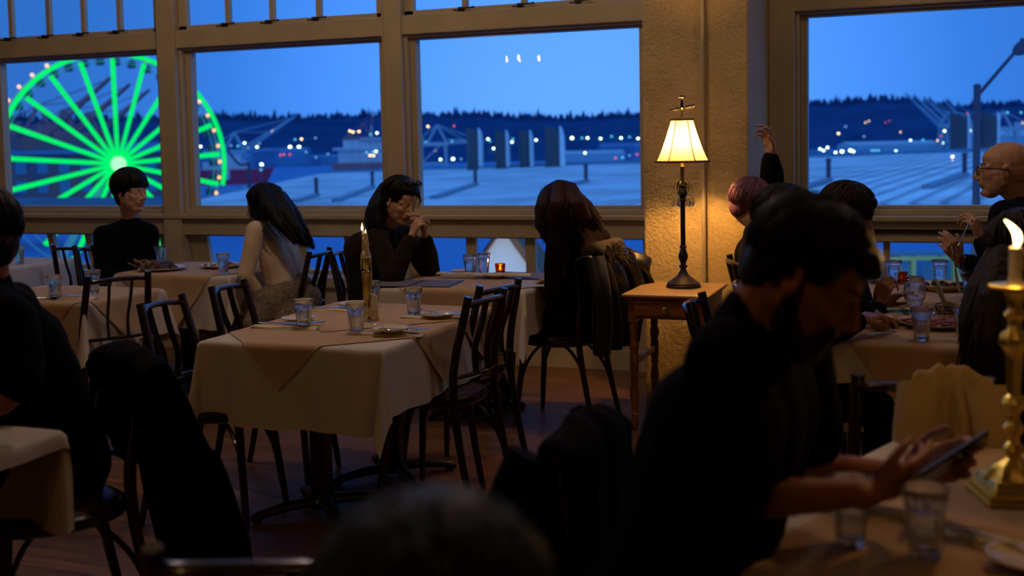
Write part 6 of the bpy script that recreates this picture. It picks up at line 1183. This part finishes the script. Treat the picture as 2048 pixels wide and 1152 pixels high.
for sg in (-1, 1):
    b.tube([T((.106, sg * (.036 + .026 * cos(a) * (1 if abs(cos(a)) < .8 else .95)), .004 + .018 * sin(a))) for a in [2 * pi * k / 20 for k in range(20)]], .0024, 6, closed=True); b.tube([T((.104, sg * .062, .012)), T((.05, sg * .084, .012)), T((-.01, sg * .09, .008)), T((-.025, sg * .088, -.01))], .0026, 6)
b.tube([T((.106, -.011, .006)), T((.110, 0, .010)), T((.106, .011, .006))], .0024, 6); b.build('eyeglasses', MT['black_metal'], rH, off=oH)
f = make_fork('fork held up in the bald man\'s hand by the right window'); q0 = V((0.138, 5.43, 1.098)); q1 = V((0.089, 5.43, 0.99)); x_, y_, z_ = frame_from((q1 - q0)); f.location = q0.lerp(q1, .45); f.rotation_euler = Matrix((z_, x_, y_)).transposed().to_euler(); f['group'] = 'forks'
f2 = make_knife('knife pointing up from the right hand of the bald man'); q0 = V((0.071, 5.5, 0.972)); q1 = V((0.091, 5.46, 0.852)); x_, y_, z_ = frame_from((q1 - q0)); f2.location = q0.lerp(q1, .6); f2.rotation_euler = Matrix((z_, x_, y_)).transposed().to_euler()

# I --- bearded man in the foreground with a phone
def hI(b, b2, c, M, s):
    hair_shell(b, c, M, s, [((-.022, 0, .042), (.102, .084, .084))] + SHORT[1:2] + SHORT[3:] + [((.045, 0, .082), (.050, .060, .030)), ((.080, 0, .072), (.022, .048, .020))]); hair_locks(b2, c, M, s, 300, .0035, 20, cen=(-.018, 0, .040), rad=(.108, .090, .093), fringe=.95, side=1.5, back=2.2)
hI_ = V((-0.207, 1.972, 1.254))
rI, jI, MI, FI, LI = person('person', 'bearded man in a black T-shirt in the foreground, head bowed over his phone', (-.66, 1.98), -.2, .30, hI_, -.12, .60, .0, hair_fn=hI, skin='skindark', top='black', sleeve=.36, vox=.0045, bulk=1.16, width=1.12, hs=1.0, neck_r=.060,
    J=dict(neck=(-0.299, 1.984, 1.161), chest=(-0.334, 2.002, 0.999), pel=(-0.415, 2.036, 0.713), shR=(-0.327, 1.864, 1.124), shL=(-0.255, 2.23, 1.08), elR=(-0.354, 1.92, 0.867), wrR=(-0.101, 2.037, 0.869), elL=(-0.216, 2.311, 0.818), wrL=(-0.052, 2.309, 0.828)),
    hands=(dict(k='R', d=V((-0.016, 2.156, 0.883)) - V((-0.101, 2.037, 0.869)), n=(.05, .9, .3), side=-1, curl=(.18, .28, .34, .4), thumb=.25, spread=.02, s=1.05), dict(k='L', d=V((0.024, 2.318, 0.856)) - V((-0.052, 2.309, 0.828)), n=(.1, -.8, .2), side=1, curl=(.7, .75, .8, .8), thumb=.3, spread=.02, s=1.05)))
oI = V((-.66, 1.98, 0)); b = MB(); T = lambda p: hI_ + MI @ (V(p) * 1.0)
b.ell(T((.050, 0, -.094)), (.052, .050, .042), MI); b.cap(T((.088, -.024, -.045)), T((.088, .024, -.045)), .009)
for sg in (-1, 1): b.cap(T((.006, sg * .064, -.01)), T((.02, sg * .056, -.07)), .017, .025); b.cap(T((.02, sg * .056, -.07)), T((.065, sg * .03, -.10)), .024, .024); b.cap(T((.092, sg * .028, -.05)), T((.085, sg * .030, -.085)), .010, .012)
fobj('beard', fuse(b, .006, 4, .5, lambda p, n: p + n * .003 * noise.noise(p * 70)), MT['hair'], rI, oI)
ph = thing('smartphone', 'black smartphone held in the bearded man\'s hands', 'phone', (0.035, 2.249, 0.882)); o = MB().bx(-.037, .037, -.075, .075, -.004, .004).build('phone_case', MT['phone'], ph, False, bevel=.003); sc_ = MB().bx(-.034, .034, -.071, .071, .004, .0045).build('screen', emitter('dim_phone_screen', (.35, .5, .8), .25), ph, False); pn = V((-.62, .42, .66)).normalized(); py_ = V((.5, .45, .68)); py_ = (py_ - pn * py_.dot(pn)).normalized(); px_ = py_.cross(pn); ph.rotation_euler = Matrix((px_, py_, pn)).transposed().to_euler()

# J --- person in black at the left edge
def hJ(b, b2, c, M, s):
    hair_shell(b, c, M, s, SHORT + [((.03, 0, .10), (.07, .07, .036))]); hair_locks(b2, c, M, s, 160, .004, 22, rad=(.112, .094, .102), fringe=.9, side=1.4, back=2.1)
person('person', 'person in a black T-shirt at the left edge, elbow on the corner table', (-2.55, 2.50), pi - .25, .12, (-2.491, 2.421, 1.259), pi - .1, .05, 0, hair_fn=hJ, skin='skindark', top='black', sleeve=.45, bulk=1.15, width=1.1,
    J=dict(neck=(-2.466, 2.421, 1.128), chest=(-2.491, 2.451, 0.934), pel=(-2.464, 2.591, 0.53), shL=(-2.275, 2.305, 1.056), shR=(-2.558, 2.595, 1.048), elL=(-2.212, 2.252, 0.891), wrL=(-2.302, 2.191, 0.814), elR=(-2.579, 2.517, 0.838), wrR=(-2.62, 2.392, 0.803)))

# K --- woman at the right edge, long brown hair
def hK(b, b2, c, M, s):
    hair_shell(b, c, M, s, [((-.02, 0, .045), (.114, .098, .10)), ((-.05, 0, -.03), (.08, .09, .10)), ((.04, 0, .05), (.06, .08, .07))])
    g = [[(0.179, 3.702, 1.117), (0.132, 3.634, 1.018), (0.104, 3.596, 0.933), (0.091, 3.605, 0.826)], [(0.193, 3.644, 1.123), (0.162, 3.538, 1.017), (0.141, 3.501, 0.905), (0.129, 3.509, 0.786)], [(0.233, 3.637, 1.125), (0.215, 3.537, 1.019), (0.201, 3.501, 0.893), (0.189, 3.508, 0.761)]]
    for q in g: b.chain([V(p) for p in q], [.05, .055, .045, .02])
    locks(b2, g, 260, .004, 24, .02, .03); hair_locks(b2, c, M, s, 160, .004, 25, rad=(.12, .104, .108), fringe=1.0, side=2.1, back=2.4)
person('person', 'woman with long dark brown hair at the right edge, behind the tall candle', (.12, 3.30), pi / 2 + .1, .15, (0.241, 3.757, 1.113), pi / 2 + .5, .25, 0, hair_fn=hK, hair='hairbrown', top='black', s=.95, width=.95,
    J=dict(neck=(0.251, 3.719, 0.98), chest=(0.253, 3.687, 0.818), pel=(0.269, 3.669, 0.504), shL=(0.166, 3.616, 0.887), shR=(0.337, 3.722, 0.877), elL=(0.13, 3.628, 0.656), wrL=(0.158, 3.874, 0.65)))

# L --- head at the bottom centre
def hL(b, b2, c, M, s):
    hair_shell(b, c, M, s, SHORT + [((.0, 0, .055), (.105, .09, .09))]); hair_locks(b2, c, M, s, 200, .004, 28, rad=(.112, .096, .102), fringe=1.1, side=1.6, back=2.2)
person('person', 'dark-haired head and shoulders blurred at the bottom centre, back to the camera', (-.42, .82), pi / 2 + .2, .35, (-0.385, 0.819, 1.04), pi / 2 + .2, .3, 0, hair_fn=hL, top='black', skin='skindark', hs=1.08)

# ================================================================== LIGHT, SKY, CAMERA
def light(name, kind, loc, energy, col, size=.05, rot=None, spot=None):
    d = bpy.data.lights.new(name, kind); d.energy = energy; d.color = col
    if kind in ('POINT', 'SPOT'): d.shadow_soft_size = size
    o = bpy.data.objects.new(name, d); COL.objects.link(o); o.location = loc
    if rot: o.rotation_euler = rot
    return o
light('lamp_bulb_light', 'POINT', L0 + V((0, 0, .765)), 60, (1, .50, .14), .035)
light('candle_light_middle', 'POINT', FL1 + V((0, 0, .02)), .35, (1, .48, .15), .012)
light('candle_light_near', 'POINT', FL2 + V((0, 0, .03)), 2.4, (1, .52, .15), .015)
light('votive_light', 'POINT', VL[0] + V((0, 0, .02)), .12, (1, .42, .1), .012)
for o in [o for o in bpy.data.objects if o.name.startswith('chandelier') and o.type == 'EMPTY']:
    light('chandelier_light', 'POINT', V(o.location) + V((0, 0, .1)), 9, (1, .50, .17), .02)
# unseen overhead fill lights, added to brighten the tables and the room
for x, y, e in ((-3.6, .2, 11), (-.9, -1.6, 9), (1.6, 2.6, 3), (-2.4, 4.5, 44), (-5.2, 4.9, 24), (.3, 5.2, 16)):
    light('overhead_fill', 'POINT', (x, y, 3.75), e, (1, .56, .24) if y < 3 else (1, .76, .62), .12)
light('walkway_fill', 'POINT', (-0.491, 17.472, -0.106), 14, (1, .95, .35), .1)  # added fill light without a fixture, brightens the walkway
light('gable_lamp', 'POINT', (-7.304, 19.059, -0.522), 26, (1, .85, .6), .1)

W = bpy.data.worlds.new('dusk'); SC.world = W; W.use_nodes = True; t = W.node_tree; t.nodes.clear(); n = t.nodes; l = t.links
out = n.new('ShaderNodeOutputWorld'); bg = n.new('ShaderNodeBackground'); l.new(bg.outputs[0], out.inputs[0])
tc = n.new('ShaderNodeTexCoord'); dp = n.new('ShaderNodeVectorMath'); dp.operation = 'DOT_PRODUCT'
pk = (V((-2.867, 9.645, 1.678)) - V((0, 0, 1.48))).normalized(); dp.inputs[1].default_value = pk
l.new(tc.outputs['Generated'], dp.inputs[0])
cr = n.new('ShaderNodeValToRGB'); e = cr.color_ramp.elements; l.new(dp.outputs['Value'], cr.inputs[0])
e[0].position = .0; e[0].color = (.085, .31, .9, 1); e[1].position = 1; e[1].color = (.115, .36, 1., 1)
a = e.new(.55); a.color = (.09, .28, .80, 1); a = e.new(.78); a.color = (.035, .16, .52, 1); a = e.new(.90); a.color = (.022, .135, .49, 1); a = e.new(.95); a.color = (.034, .185, .66, 1); a = e.new(.985); a.color = (.075, .29, .92, 1)
sx = n.new('ShaderNodeSeparateXYZ'); l.new(tc.outputs['Generated'], sx.inputs[0])
bg.inputs[1].default_value = 1.25; l.new(cr.outputs[0], bg.inputs[0])
# daylight enters through the windows: portals help the sampler find it
for x0, x1 in ((-7.2, -5.55), (-5.3, -3.7), (-3.42, -1.8), (-.78, 1.55)):
    d = bpy.data.lights.new('window_daylight_portal', 'AREA'); d.shape = 'RECTANGLE'; d.size = x1 - x0; d.size_y = 2.75; d.cycles.is_portal = True
    o = bpy.data.objects.new('window_daylight_portal', d); COL.objects.link(o); o.location = ((x0 + x1) / 2, WY + .25, .55 + 2.75 / 2); o.rotation_euler = (R(-90), 0, 0)

cd = bpy.data.cameras.new('camera'); cam = bpy.data.objects.new('camera', cd); COL.objects.link(cam); SC.camera = cam
YAW, PIT, ROL, FPX, CYP = 3.59201061e-01, 6.92068158e-02, 1.92221327e-02, 2264.06, 454.99
v = V((-sin(YAW) * cos(PIT), cos(YAW) * cos(PIT), -sin(PIT))); r = V((cos(YAW), sin(YAW), 0)); u = r.cross(v)
r2 = r * cos(ROL) - u * sin(ROL); u2 = u * cos(ROL) + r * sin(ROL)
cam.matrix_world = Matrix.Translation((0, 0, 1.48)) @ Matrix((r2, u2, -v)).transposed().to_4x4()
cd.sensor_width = 36; cd.lens = FPX / 2048 * 36; cd.shift_y = -(576 - CYP) / 2048; cd.clip_start = .05; cd.clip_end = 8000
cd.dof.use_dof = True; cd.dof.focus_distance = 5.2; cd.dof.aperture_fstop = 2.3
SC.view_settings.view_transform = 'Standard'; SC.view_settings.look = 'None'; SC.view_settings.exposure = 0; SC.view_settings.gamma = 1
SC.view_settings.use_curve_mapping = False
SC.cycles.use_denoising = True; SC.cycles.max_bounces = 10; SC.cycles.transparent_max_bounces = 16; SC.cycles.transmission_bounces = 10; SC.cycles.caustics_reflective = False; SC.cycles.caustics_refractive = False; SC.cycles.sample_clamp_indirect = 4
